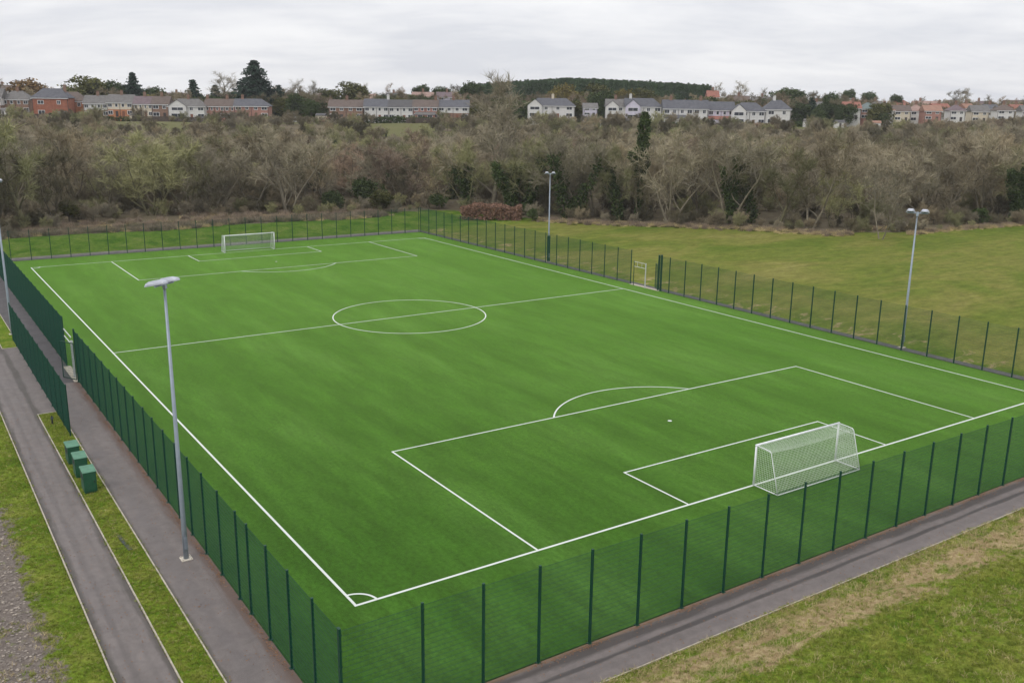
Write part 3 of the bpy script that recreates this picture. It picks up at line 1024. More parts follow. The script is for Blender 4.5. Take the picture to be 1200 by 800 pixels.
def ivy_quads(seed, P, R, n, size=.16):
    r = np.random.default_rng(seed)
    P = [np.asarray(p, float) for p in P]
    Q = []
    cs = []
    for _ in range(n):
        t = r.uniform(0, len(P) - 1.001); i = int(t)
        p = P[i] + (P[i + 1] - P[i]) * (t - i); rad = R[i] + (R[i + 1] - R[i]) * (t - i)
        a = r.uniform(0, 2 * PI)
        cs.append(p + np.array([math.cos(a), math.sin(a), 0]) * rad * r.uniform(.5, 1.1) + np.array([0, 0, r.normal(0, .15)]))
    return leaf_quads(r, cs, 9, size, size, .9)


PROTO = {}


def proto_bare(key, twig, bark, **kw):
    tr, lb, Q = bare_tree(**kw)
    tm = tr.mesh('trunk', M[bark], True)
    cm = join_mesh('crown', [lb.mesh('limbs', M[bark], True), quads_mesh('twigs', Q, M[twig])])
    allm = join_mesh('whole_tree', [tm, cm_first(cm), quads_mesh('tw', Q, M[twig])]) if False else None
    zz = np.empty(len(cm.vertices) * 3, np.float32); cm.vertices.foreach_get('co', zz)
    PROTO[key] = (tm, cm, float(np.percentile(zz[2::3], 99.5)))


proto_bare('brown_a', 'twig_brown', 'bark', seed=1, H=12, spread=.46, stems=1, low=.14)
proto_bare('brown_b', 'twig_brown', 'bark_pale', seed=2, H=12, spread=.52, stems=2, low=.12)
proto_bare('grey_a', 'twig_grey', 'bark_pale', seed=3, H=12, spread=.45, stems=1, low=.14)
proto_bare('grey_b', 'twig_grey', 'bark_pale', seed=4, H=12, spread=.55, stems=3, low=.08)
proto_bare('olive_a', 'twig_olive', 'bark_olive', seed=5, H=11, spread=.52, stems=3, low=.12)
proto_bare('olive_b', 'twig_olive', 'bark_olive', seed=6, H=12, spread=.46, stems=1, low=.15)
proto_bare('dark_a', 'twig_dark', 'bark', seed=7, H=11, spread=.50, stems=2, low=.1)
proto_bare('red_a', 'twig_red', 'bark', seed=8, H=10, spread=.5, stems=3, low=.15)
def proto_ivy(key, src, seed, n):
    tm, cm, H0 = PROTO[src]
    co = np.empty(len(tm.vertices) * 3, np.float32); tm.vertices.foreach_get('co', co); co = co.reshape(-1, 3)
    r = np.random.default_rng(seed)
    co = co[(co[:, 2] > .2) & (co[:, 2] < H0 * .72)]
    cs = [co[i] + r.normal(0, .28, 3) for i in r.integers(0, len(co), n)]
    # fill along the stems between the rings
    cs = [c + np.array([0, 0, r.uniform(-.8, .8)]) for c in cs]
    q = leaf_quads(r, cs, 8, .26, .2, .9)
    PROTO[key] = (tm, join_mesh('crown', [part_mesh(cm, 0), part_mesh(cm, 1), quads_mesh('ivy', np.array(q), M['ivy'])]), H0)


def part_mesh(me, k):
    V = []; F = []; remap = {}
    for p in me.polygons:
        if p.material_index != k:
            continue
        f = []
        for i in p.vertices:
            if i not in remap:
                remap[i] = len(V); V.append(tuple(me.vertices[i].co))
            f.append(remap[i])
        F.append(f)
    o = bpy.data.meshes.new('piece'); o.from_pydata(V, [], F); o.materials.append(me.materials[k])
    return o


proto_ivy('ivy_olive', 'olive_b', 41, 230)
proto_ivy('ivy_grey', 'grey_b', 42, 260)
proto_bare('shrub', 'twig_brown', 'bark', seed=9, H=4.5, spread=.6, stems=5, low=.08, twig_len=1.7, twig_w=.03, twig_n=6)
proto_bare('shrub_dark', 'twig_dark', 'bark', seed=10, H=4.5, spread=.6, stems=5, low=.05, twig_len=1.7, twig_w=.035, twig_n=7)
proto_bare('spreading', 'twig_grey', 'bark_pale', seed=12, H=10.5, spread=.72, stems=2, low=.12, twig_n=7)
proto_bare('shrub_olive', 'twig_olive', 'bark_olive', seed=14, H=4.5, spread=.6, stems=5, low=.05, twig_len=1.7, twig_w=.03, twig_n=6)
proto_bare('shrub_grey', 'twig_grey', 'bark', seed=15, H=4.5, spread=.6, stems=5, low=.05, twig_len=1.7, twig_w=.03, twig_n=6)
proto_bare('fine', 'twig_grey', 'bark', seed=13, H=12, spread=.42, stems=1, low=.3, twig_n=6, twig_w=.03)

for key, nm, kw in (('spruce', 'needle_dark', dict(seed=21, H=16, W=5.6, layers=32, size=.30, dens=1.7)),
                    ('fir', 'needle_dark', dict(seed=22, H=11, W=4.0, layers=20, size=.32, ragged=.4, dens=1.6)),
                    ('cedar', 'needle_dark', dict(seed=23, H=12, W=4.6, layers=17, size=.34, ragged=.5, dens=2.2)),
                    ('pine', 'needle_mid', dict(seed=24, H=14, W=3.0, layers=18, size=.34, ragged=.3)),
                    ('pine_b', 'needle_mid', dict(seed=25, H=13, W=3.4, layers=16, size=.36, ragged=.35))):
    tr, Q = conifer(**kw)
    PROTO[key] = (tr.mesh('trunk', M['bark'], True), quads_mesh('crown', Q, M[nm]), kw['H'])
for key, nm, kw in (('round_olive', 'leaf_olive', dict(seed=31, n=420, size=.26)), ('round_gold', 'leaf_gold', dict(seed=32, n=340, size=.25)), ('round_rust', 'leaf_rust', dict(seed=33, n=420, size=.25)),
                    ('round_green', 'leaf_green', dict(seed=34, n=420, size=.26)), ('round_dark', 'ivy', dict(seed=35, n=420, size=.26))):
    tr, Q = round_tree(**kw)
    PROTO[key] = (tr.mesh('trunk', M['bark'], True), quads_mesh('crown', Q, M[nm]), 10.0)


def tree(key, label, x, y, h, group=None, wide=1.0, name='bare_tree', cat='tree', sink=0.0, z=None):
    tm, cm, H0 = PROTO[key]
    k = h / H0
    zz = gz(x, y) if z is None else z
    o = thing(name, label, cat, (x, y, zz - sink), random.uniform(0, 6.28), group, (k * wide, k * wide, k))
    link('trunk', tm, o); link('crown', cm, o)
    return o


WHOLE = {}


def whole(key):
    if key not in WHOLE:
        tm, cm, H0 = PROTO[key]
        parts = [tm]
        V = []; F = []; mi = []; n = 0; mats = []
        for me in (tm, cm):
            co = np.empty(len(me.vertices) * 3, np.float32); me.vertices.foreach_get('co', co); V.append(co.reshape(-1, 3))
            base = len(mats); mats += list(me.materials)
            for p in me.polygons:
                F.append([i + n for i in p.vertices]); mi.append(base + p.material_index)
            n += len(me.vertices)
        o = bpy.data.meshes.new('tree_' + key)
        o.from_pydata(np.concatenate(V).tolist(), [], F)
        for m_ in mats:
            o.materials.append(m_)
        o.polygons.foreach_set('material_index', mi); o.update()
        WHOLE[key] = o
    return WHOLE[key], PROTO[key][2]


# ---- front row of the wood: one line per tree: key, column, extra distance, height, width factor, label
FRONT = [
    ('olive_b', -28, 6, 17, 1.1, 'bare olive tree cut by the left picture edge, beyond the far fence'),
    ('dark_a', 12, 5, 15, 1.1, 'dark bare tree behind the left edge floodlight'),
    ('olive_b', 44, 3, 16, 1.15, 'big dark olive bare tree at the far left corner of the pitch'),
    ('dark_a', 78, 5, 13, 1.1, 'dark twiggy tree beside the big olive tree at the left corner'),
    ('brown_a', 108, 14, 14, 1.1, 'brown bare tree set back behind the pale bramble patch'),
    ('grey_b', 140, 9, 12.5, 1.1, 'grey bare tree touching the broad olive green tree on its left'),
    ('olive_a', 190, 3, 14.5, 1.3, 'broad olive green bare tree behind the left half of the far goal line'),
    ('olive_a', 232, 8, 12.5, 1.2, 'smaller olive tree against the right side of the broad olive green one'),
    ('grey_b', 268, 5, 15, 1.15, 'grey brown tree straight behind the left post of the far goal'),
    ('brown_b', 305, 8, 16, 1.15, 'large brown tree straight behind the far goal'),
    ('dark_a', 262, 1, 7, 1.2, 'low dark thicket tree on the bank behind the far goal'),
    ('grey_b', 345, 4, 14, 1.15, 'pale grey tree just beyond the right post of the far goal'),
    ('brown_a', 385, 12, 13, 1.1, 'brown tree beside the gap with green bushes'),
    ('red_a', 418, 22, 11, 1.1, 'purple brown tree below the grass field gap'),
    ('red_a', 478, 10, 13, 1.2, 'rounded purple brown tree behind the far right corner of the pitch'),
    ('brown_b', 522, 6, 14, 1.1, 'brown tree to the left of the copper hedge'),
    ('grey_a', 577, 9, 25.5, 1.05, 'tallest bare tree, above the copper hedge, reaching over the roofs'),
    ('ivy_olive', 612, 5, 15, 1.1, 'ivy hung tree over the right end of the copper hedge'),
    ('ivy_grey', 662, 4, 14, 1.1, 'ivy hung grey tree behind the floodlight with the green guard'),
    ('grey_b', 692, 8, 16, 1.1, 'pale grey tree right of the guarded floodlight'),
    ('ivy_olive', 720, 3, 13.5, 1.1, 'ivy hung olive tree directly left of the ivy column tree'),
    ('grey_b', 778, 4, 14.5, 1.15, 'grey tree directly right of the ivy column tree'),
    ('brown_a', 808, 10, 16, 1.05, 'brown tree between the ivy column tree and the ivy clad trunk'),
    ('ivy_olive', 872, 6, 13, 1.1, 'ivy hung tree directly right of the forked ivy clad trunk'),
    ('olive_b', 902, 4, 14, 1.1, 'olive tree behind the meadow, second right of the forked ivy clad trunk'),
    ('brown_b', 936, 4, 14.5, 1.1, 'brown tree left of the low spreading tree on the meadow'),
    ('olive_a', 962, 8, 12, 1.1, 'olive tree overlapping the low spreading tree from behind'),
    ('grey_b', 1002, 14, 14, 1.1, 'grey tree rising behind the low spreading tree'),
    ('grey_a', 1058, 14, 14, 1.15, 'grey tree behind the near floodlight heads by the meadow'),
    ('brown_b', 1096, 10, 14.5, 1.1, 'brown tree over the dark hollow at the meadow edge'),
    ('grey_b', 1132, 12, 15.5, 1.1, 'grey tree directly left of the ivy bush tree'),
    ('brown_a', 1206, 7, 18, 1.15, 'brown tree on the right picture edge behind the ivy bush tree'),
    ('grey_b', 1245, 5, 17, 1.15, 'grey tree beyond the right picture edge'),
]
GFRONT = 'bare trees along the front edge of the wood'
TREES_XY = []
for key, u, dd, h, wd, lab in FRONT:
    D = float(np.interp(u, WOOD_U, WOOD_D)) + dd
    x, y = lat_at(u, D)
    h *= 1.0 if h > 20 else (1.12, .86, 1.02, .94, 1.15, .82, 1.0)[len(TREES_XY) % 7]
    tree(key, lab, x, y, h, GFRONT, wd)
    TREES_XY.append((x, y))

# special trees
def ivy_tree(label, u, dd, h, segs, key=None, hk=None, n=420, size=.2, wide=1.0):
    D = float(np.interp(u, WOOD_U, WOOD_D)) + dd
    x, y = lat_at(u, D)
    z = gz(x, y)
    o = thing('ivy_clad_tree', label, 'tree', (x, y, z))
    if key:
        tm, cm, H0 = PROTO[key]; k = (hk or h) / H0
        for nm, me in (('trunk', tm), ('crown', cm)):
            c = link(nm, me, o); c.scale = (k * wide, k * wide, k)
    else:
        b = MB(); b.tube([(0, 0, -.3), (.2, 0, h * .5), (.1, .1, h * .95)], [.35, .25, .06], 8, False); b.build('trunk', M['bark'], o, True)
    Q = []
    for i, (P, R, nn) in enumerate(segs):
        Q += ivy_quads(100 + i + int(u), P, R, nn, size)
    link('ivy', quads_mesh('ivy', np.array(Q), M['ivy']), o)
    TREES_XY.append((x, y))
    return o


ivy_tree('narrow dark ivy covered tree standing like a column before the houses', 740, 3, 18.5,
         [([(0, 0, .5), (.3, 0, 5), (.4, .1, 8.3)], [.35, .45, .6], 150), ([(.4, .1, 8), (.3, 0, 10.5), (.6, 0, 14), (.8, 0, 17.2), (.9, 0, 19)], [.9, 1.35, 1.0, .9, .3], 420), ([(.2, 0, 9.5), (-1.2, 0, 11), (-2.0, 0, 12.2)], [.6, .7, .4], 110)], 'dark_a', 12, wide=.6)
ivy_tree('bare tree whose forked trunk is wrapped in dark ivy at the meadow edge', 845, 4, 17.5,
         [([(0, 0, .2), (.1, 0, 3.5), (-.2, 0, 7.2)], [.7, .9, .8], 230), ([(0, 0, 3), (-1.6, 0, 6.5), (-2.6, 0, 9.6)], [.5, .6, .4], 130), ([(0, 0, 4), (1.7, 0, 7.5), (2.6, 0, 10.5)], [.5, .6, .4], 120), ([(0, 0, 7), (.3, 0, 9), (.2, 0, 11.5)], [.6, .5, .2], 90)], 'grey_b', 17, wide=1.15)
ivy_tree('broad ivy smothered tree at the right end of the meadow edge', 1168, 3, 16.5,
         [([(0, 0, .2), (0, 0, 4), (-.5, 0, 9)], [.9, 1.1, 1.0], 220), ([(0, 0, 2.5), (-2.2, 0, 6), (-3.6, 0, 9.5)], [.7, .9, .6], 200), ([(0, 0, 2.5), (2.0, 0, 5.5), (3.8, 0, 9)], [.7, .9, .7], 200), ([(0, 0, 4), (1.2, .3, 8), (1.6, 0, 11.5)], [.6, .8, .4], 90)], 'olive_b', 15.5, wide=1.25)
ivy_tree('ivy covered tree below the tallest bare tree, by the copper hedge', 597, 5, 14,
         [([(0, 0, .2), (0, 0, 4), (.3, 0, 9)], [1.0, 1.4, 1.0], 230), ([(0, 0, 3), (-2.6, 0, 6.5), (-3.4, 0, 9.5)], [.9, 1.1, .7], 170), ([(0, 0, 3), (2.4, 0, 6), (3.0, 0, 9.5)], [.8, 1.0, .6], 160)], 'olive_b', 14, wide=1.1)
ivy_tree('ivy darkened tree left of the copper hedge', 548, 6, 13,
         [([(0, 0, .2), (0, 0, 4), (.3, 0, 8)], [.9, 1.3, .9], 170), ([(0, 0, 3), (-2.0, 0, 5.5), (-2.8, 0, 8.0)], [.8, 1.0, .6], 120)], 'olive_a', 13, wide=1.1)
x, y = lat_at(1018, wood_depth(1018, 282, .9))
tree('spreading', 'low spreading bare tree standing out on the meadow', x, y, 11.5, None, 1.05)
TREES_XY.append((x, y))

for key, u, dd, h, wd, lab in (('round_green', 398, 2, 4.2, 1.3, 'dull green bush at the wood edge right of the far goal'), ('round_olive', 452, 1, 4.0, 1.5, 'bright olive bush at the wood edge near the far right corner of the pitch'),
                               ('round_green', 436, 8, 6.0, 1.2, 'taller dull green bush behind the bright olive bush'), ('round_green', 516, 2, 3.2, 1.4, 'low green bush just left of the copper hedge'),
                               ('round_olive', 96, 4, 3.6, 1.5, 'low olive bush on the bank right of the big olive tree'), ('round_dark', 1128, 2, 3.0, 1.4, 'low dark bush in the hollow left of the ivy smothered tree'),
                               ('round_green', 375, 30, 7.0, 1.2, 'dark green bush deep in the low gap of the wood')):
    D = float(np.interp(u, WOOD_U, WOOD_D)) + dd
    x, y = lat_at(u, D)
    tree(key, lab, x, y, h, 'green bushes along the wood edge', wd, 'bush', 'bush')

# copper hedge and its grey green bush
def hedge(label, u0, u1, D, h, dp, mat, n, name='hedge', size=.16, cat='hedge', z0=None):
    (xa, ya), (xb, yb) = lat_at(u0, D), lat_at(u1, D)
    mx, my = (xa + xb) / 2, (ya + yb) / 2
    ln = math.hypot(xb - xa, yb - ya); an = math.atan2(yb - ya, xb - xa)
    zz = gz(mx, my) if z0 is None else z0
    o = thing(name, label, cat, (mx, my, zz), an)
    r = np.random.default_rng(int(u0 * 7 + D))
    cs = []
    for _ in range(n):
        px = r.uniform(-ln / 2, ln / 2)
        hh = h * (.86 + .14 * math.sin(px * 1.1 + u0) * math.sin(px * .37))
        f = r.integers(3)
        if f == 0:
            cs.append(np.array([px, r.uniform(-dp / 2, dp / 2), hh * r.uniform(.9, 1.02)]))
        else:
            cs.append(np.array([px, -dp / 2 * r.uniform(.75, 1.05) * (1 if f == 1 else -1), r.uniform(0, hh)]))
    Q = leaf_quads(r, cs, 10, size * 1.2, size, .8)
    b = MB()
    for k in range(max(3, int(ln / 1.2))):
        px = -ln / 2 + .4 + k * 1.2
        if px < ln / 2:
            b.tube([(px, 0, -.25), (px + .1, .05, h * .75)], [.05, .02], 5, False)
    b.build('stems', M['bark'], o)
    link('foliage', quads_mesh('foliage', np.array(Q), mat), o)
    return o


hedge('clipped copper red beech hedge at the edge of the wood', 541, 608, 172, 2.9, 2.6, M['leaf_copper'], 900)
hx, hy = lat_at(621, 170)
tree('round_green', 'grey green bush at the right end of the copper hedge', hx, hy, 2.4, None, 1.15, 'bush', 'bush')


# ---- scattering of stuff with geometry nodes
def scatter(name, pts, scl, rot, meshes, label, wide=None):
    me = bpy.data.meshes.new(name)
    me.from_pydata(np.asarray(pts, float).tolist(), [], [])
    n = len(pts)
    a = me.attributes.new('scl', 'FLOAT_VECTOR', 'POINT')
    s = np.asarray(scl, np.float32)
    if s.ndim == 1:
        s = np.stack([s, s, s], 1)
    a.data.foreach_set('vector', s.astype(np.float32).ravel())
    a = me.attributes.new('rot', 'FLOAT', 'POINT'); a.data.foreach_set('value', np.asarray(rot, np.float32))
    a = me.attributes.new('pick', 'INT', 'POINT'); a.data.foreach_set('value', RNG.integers(0, len(meshes), n).astype(np.int32))
    o = link(name, me)
    o['kind'] = 'stuff'
    o['label'] = label
    ng = bpy.data.node_groups.new('scatter_' + name, 'GeometryNodeTree')
    ng.interface.new_socket('Geometry', in_out='INPUT', socket_type='NodeSocketGeometry')
    ng.interface.new_socket('Geometry', in_out='OUTPUT', socket_type='NodeSocketGeometry')
    gi = ng.nodes.new('NodeGroupInput'); go = ng.nodes.new('NodeGroupOutput')
    ip = ng.nodes.new('GeometryNodeInstanceOnPoints')
    ng.links.new(gi.outputs[0], ip.inputs['Points'])
    gt = ng.nodes.new('GeometryNodeGeometryToInstance')
    for i, mesh in enumerate(meshes):
        src = bpy.data.objects.new('%s_source_%d' % (name, i), mesh)
        oi = ng.nodes.new('GeometryNodeObjectInfo')
        oi.inputs['Object'].default_value = src
        oi.inputs['As Instance'].default_value = True
        ng.links.new(oi.outputs['Geometry'], gt.inputs[0])
    ng.links.new(gt.outputs[0], ip.inputs['Instance'])
    # geometry-to-instance wraps the joined sources; pick among them only when they are separate instances
    ng.links.remove(ip.inputs['Instance'].links[0])
    ng.nodes.remove(gt)
    jg = ng.nodes.new('GeometryNodeJoinGeometry')
    for nn in [q for q in ng.nodes if q.bl_idname == 'GeometryNodeObjectInfo']:
        ng.links.new(nn.outputs['Geometry'], jg.inputs[0])
    ng.links.new(jg.outputs[0], ip.inputs['Instance'])
    ip.inputs['Pick Instance'].default_value = True

    def attr(nm, typ):
        q = ng.nodes.new('GeometryNodeInputNamedAttribute'); q.data_type = typ; q.inputs['Name'].default_value = nm
        return q.outputs[0]
    ng.links.new(attr('pick', 'INT'), ip.inputs['Instance Index'])
    ng.links.new(attr('scl', 'FLOAT_VECTOR'), ip.inputs['Scale'])
    cx = ng.nodes.new('ShaderNodeCombineXYZ')
    ng.links.new(attr('rot', 'FLOAT'), cx.inputs[2])
    e2r = ng.nodes.new('FunctionNodeEulerToRotation')
    ng.links.new(cx.outputs[0], e2r.inputs[0])
    ng.links.new(e2r.outputs[0], ip.inputs['Rotation'])
    ng.links.new(ip.outputs[0], go.inputs[0])
    md = o.modifiers.new('scatter', 'NODES'); md.node_group = ng
    return o


# ---- the wood behind the front row
def in_field_gap(u, D):
    return (D > 288 and 426 < u < 512) or (D > 302 and 148 < u < 262) or (D > 305 and 690 < u < 785)


VLIM_U = [-50, 60, 130, 200, 300, 400, 430, 520, 540, 620, 690, 720, 800, 830, 910, 960, 1030, 1100, 1200, 1260]
VLIM_V = [149, 147, 150, 150, 147, 146, 153, 153, 146, 144, 145, 150, 152, 150, 150, 147, 144, 142, 134, 128]
cand = []
taken = list(TREES_XY)
rw = random.Random(5)
tries = 0
while tries < 26000 and len(cand) < 900:
    tries += 1
    u = rw.uniform(-45, 1245); D = math.sqrt(rw.uniform(165 ** 2, 326 ** 2))
    fr = float(np.interp(u, WOOD_U, WOOD_D))
    if D < fr + 9 or in_field_gap(u, D):
        continue
    x, y = lat_at(u, D)
    md = 6.6 if D > 215 else 7.4
    if any((x - a) ** 2 + (y - b) ** 2 < md * md for a, b in taken[-1000:]):
        continue
    taken.append((x, y)); cand.append((D, u, x, y))
cand.sort()
GW_ = 'bare trees packed inside the wood'
kinds_w = ['ivy_olive', 'ivy_grey', 'brown_a', 'brown_b', 'grey_a', 'grey_b', 'red_a', 'olive_a', 'olive_b', 'dark_a', 'brown_a', 'grey_b', 'brown_b']
pts = {}
for i, (D, u, x, y) in enumerate(cand):
    vl = 0
    far = (D - 175) / 150
    h = rw.choice([9.5, 11, 12.5, 14, 16]) * rw.uniform(.9, 1.1) * (1 - .35 * max(0, far))
    if u > 1000:
        h *= 1.0 + .25 * min(1, (u - 1000) / 180)
    key = rw.choice(kinds_w)
    if 130 < u < 260 and D < 215:
        key = rw.choice(['olive_a', 'olive_b', 'grey_b'])
    if D > 255 and u > 960:
        key = rw.choice(['dark_a', 'olive_b', 'brown_a', 'red_a'])
    vl = float(np.interp(u, VLIM_U, VLIM_V)) + abs(rw.gauss(0, 12)) + 1
    if D < 240 and (345 < u < 470 or 885 < u < 1060):
        vl += 16
    h = min(h, z_at(u, vl, D) - gz(x, y) + .2)
    if h < 2.6:
        h = 2.6
    if i < 210:
        me, H0 = whole(key); k = h / H0
        o = link('bare_tree', me, None, (x, y, gz(x, y) - .2), rw.uniform(0, 6.28))
        wk = rw.uniform(1.2, 1.55); o.scale = (k * wk, k * wk, k)
        tag(o, 'bare tree packed in the wood between its front row and the houses', 'tree', GW_)
    else:
        pts.setdefault(key, []).append((x, y, gz(x, y) - .2, h / PROTO[key][2]))
ks = sorted(pts)
allp = [(p, ks.index(k)) for k in ks for p in pts[k]]
if allp:
    A = np.array([p for p, _ in allp])
    scl = np.stack([A[:, 3] * 1.4, A[:, 3] * 1.4, A[:, 3]], 1)
    scatter('woodland', A[:, :3], scl, RNG.uniform(0, 6.28, len(A)), [whole(k)[0] for k in ks], 'far bare woodland on the slope below the houses')

# undergrowth of the wood edge and floor
up = []
for _ in range(1150):
    u = rw.uniform(-50, 1250); fr = float(np.interp(u, WOOD_U, WOOD_D))
    D = fr + rw.uniform(-1.5, 9) if rw.random() < .22 else rw.uniform(fr + 8, 324)
    if in_field_gap(u, D):
        continue
    x, y = lat_at(u, D)
    k = rw.uniform(.22, .62) if D < fr + 9 else rw.uniform(.5, 1.0)
    up.append((x, y, gz(x, y) - .1, k))
A = np.array(up)
scatter('undergrowth', A[:, :3], A[:, 3], RNG.uniform(0, 6.28, len(A)), [whole('shrub')[0], whole('shrub_dark')[0], whole('shrub_olive')[0], whole('shrub_grey')[0]], 'tangled brown undergrowth of the wood')


def tangle_mesh(seed, mat, n=170, r0=.55, h=.8, w=.02):
    r = np.random.default_rng(seed); Q = []
    for _ in range(n):
        a = r.uniform(0, 6.28); rr0 = r0 * math.sqrt(r.uniform(0, 1))
        p = np.array([math.cos(a) * rr0, math.sin(a) * rr0, 0])
        d = unit(np.array([r.normal(0, .5), r.normal(0, .5), 1]))
        l = h * r.uniform(.4, 1.1)
        q = p + d * l * .6; e = q + unit(d + r.normal(0, .6, 3)) * l * .5
        n1 = unit(np.cross(d, r.normal(0, 1, 3))) * w
        Q.append([p - n1, p + n1, q + n1 * .8, q - n1 * .8]); Q.append([q - n1 * .8, q + n1 * .8, e + n1 * .2, e - n1 * .2])
    return quads_mesh('tangle', np.array(Q), mat)


bp = []
for _ in range(1700):       # brambles along the top of the far bank
    x = rw.uniform(-30, 63); fr_y = 121.6 + 1.2 * math.sin(x * .21)
    y = fr_y + abs(rw.gauss(0, 6))
    dx, dy = x - CAM[0], y - CAM[1]
    bp.append((x, y, gz(x, y) - .05, rw.uniform(.5, 1.3)))
bp2 = []
for _ in range(2600):       # and along the far side of the meadow
    u = rw.uniform(625, 1230); D = float(np.interp(u, WOOD_U, WOOD_D)) - 1 + rw.gauss(0, 1.2)
    if 985 < u < 1050:
        D += 6
    x, y = lat_at(u, D)
    bp2.append((x, y, gz(x, y) - .05, rw.uniform(.4, .9)))
A = np.array(bp)
scatter('brambles', A[:, :3], A[:, 3], RNG.uniform(0, 6.28, len(A)),
        [tangle_mesh(1, M['bramble']), tangle_mesh(2, M['grass_straw'], 120, .6, .6), tangle_mesh(3, M['twig_dark']), tangle_mesh(4, M['bramble'], 190, .7, 1.0)],
        'low brown brambles and dead stalks along the wood edge')


A = np.array(bp2)
scatter('dead_stalks', A[:, :3], A[:, 3], RNG.uniform(0, 6.28, len(A)),
        [tangle_mesh(5, M['grass_straw'], 120, .6, .7), tangle_mesh(6, M['grass_straw'], 120, .7, .5), tangle_mesh(7, M['bramble'], 120, .6, .9), tangle_mesh(8, M['leaf_olive'], 120, .7, .5)],
        'rough pale grass and dead stalks along the meadow side of the wood')


# ---- grass tufts near the camera
def tuft_mesh(seed, mat, n=16, h=.16, r0=.10, w=.007):
    r = np.random.default_rng(seed); Q = []
    for _ in range(n):
        a = r.uniform(0, 6.28); rr0 = r0 * math.sqrt(r.uniform(0, 1))
        p = np.array([math.cos(a) * rr0, math.sin(a) * rr0, -.01])
        d = unit(np.array([r.normal(0, .45), r.normal(0, .45), 1])); l = h * r.uniform(.5, 1.1)
        q = p + d * l * .6; e = q + unit(d + np.array([d[0], d[1], -.5]) * 1.0) * l * .5
        n1 = unit(np.cross(d, r.normal(0, 1, 3))) * w
        Q.append([p - n1, p + n1, q + n1 * .8, q - n1 * .8]); Q.append([q - n1 * .8, q + n1 * .8, e + n1 * .15, e - n1 * .15])
    return quads_mesh('tuft', np.array(Q), mat)


green = [tuft_mesh(50 + i, M['grass_green'], 16, .15 + .03 * i) for i in range(3)]
straw = [tuft_mesh(60 + i, M['grass_straw'], 9, .13 + .05 * i, .13, .006) for i in range(3)]


def patch_noise(x, y):
    return (math.sin(x * .7 + 1.1 * math.sin(y * .5)) + math.sin(y * 1.1 + 1.7 * math.sin(x * .33)) + math.sin(x * .23 - y * .41 + 2)) / 3


gp = []; sp = []
for _ in range(52000):
    y = -10.3 - 19 * rw.random() ** 1.2
    x = rw.uniform(-2, 66)
    # only the part of the bank in front of the lens
    q = CM @ (np.array([x, y, 1.0]) - CAM)
    if q[2] <= 1 or abs(q[0] / q[2]) > .58 or -q[1] / q[2] > .40:
        continue
    pn = patch_noise(x, y)
    ps = .78 if y > -13.2 else .13 + .25 * (pn > .3)
    if y < -13 and pn < -.1:
        ps = .05
    (sp if rw.random() < ps else gp).append((x, y, gz(x, y), rw.uniform(.5, 1.25)))
for _ in range(9000):
    if rw.random() < .5:
        x = rw.uniform(-7.76, -6.56); y = rw.uniform(-4, 35)
        z = .02
    else:
        x = rw.uniform(-11.9, -10.05); y = rw.uniform(-3, 42); z = gz(x, y)
    (sp if rw.random() < .10 else gp).append((x, y, z, rw.uniform(.35, .8)))
for _ in range(2600):           # grass creeping over the kerbs
    x = rw.choice([-9.97, -7.85, -6.47]) ; y = rw.uniform(-4, 42 if x < -9 else 35)
    if math.sin(y * 1.9 + x) + math.sin(y * .7) * .8 < -.1:
        continue
    gp.append((x + rw.gauss(0, .05), y, .02, rw.uniform(.25, .6)))
for _ in range(1500):
    x = rw.uniform(0, 50)
    if math.sin(x * 1.3) + math.sin(x * .47) < 0:
        continue
    (gp if rw.random() < .6 else sp).append((x, -10.23 + rw.gauss(0, .06), .015, rw.uniform(.3, .7)))
for _ in range(2600):
    x = rw.uniform(-16.5, -11.4); y = rw.uniform(-1, 24)
    pn = patch_noise(x * 1.6, y * 1.3)
    if pn < .12 and rw.random() > .12:
        continue
    (sp if rw.random() < .55 else gp).append((x, y, gz(x, y), rw.uniform(.5, 1.2)))
for nm, arr, ms, lab in (('grass', gp, green, 'green grass blades of the bank and the verges'), ('dead_grass', sp, straw, 'straw coloured dead grass of the bank')):
    A = np.array(arr)
    scatter(nm, A[:, :3], A[:, 3], RNG.uniform(0, 6.28, len(A)), ms, lab)

# fallen leaves along the fence feet, rubble on the bare ground
Q = []
rl = np.random.default_rng(77)
def leaf_at(x, y, z):
    a = rl.uniform(0, 6.28); s = rl.uniform(.02, .05)
    c, d = math.cos(a) * s, math.sin(a) * s
    tz = rl.uniform(-.015, .02)
    Q.append([(x - c, y - d, z), (x + d * .6, y - c * .6, z + .008 + tz), (x + c, y + d, z + .006), (x - d * .6, y + c * .6, z + .008)])
for _ in range(4200):
    x = rl.uniform(-3, 60); dens = .5 + .5 * math.sin(x * 1.7) * math.sin(x * .6)
    if rl.uniform() < dens:
        leaf_at(x, FY0 - .08 - abs(rl.normal(0, .13)), .004)
for _ in range(3200):
    y = rl.uniform(-7.5, 42)
    if rl.uniform() < .5 + .5 * math.sin(y * 1.3) * math.sin(y * .45):
        leaf_at(FX0 - .07 - abs(rl.normal(0, .12)), y, .004)
for _ in range(500):
    leaf_at(rl.uniform(-6.3, -4.1), rl.uniform(-6, 40), .004)
    leaf_at(rl.uniform(-3, 50), rl.uniform(-10.1, -8), .004)
    leaf_at(rl.uniform(-9.9, -7.9), rl.uniform(-3, 40), .004)
o = link('fallen_leaves', quads_mesh('fallen_leaves', np.array(Q), M['leaf_litter'])); o['kind'] = 'stuff'; o['label'] = 'dry brown leaves along the foot of the fence'


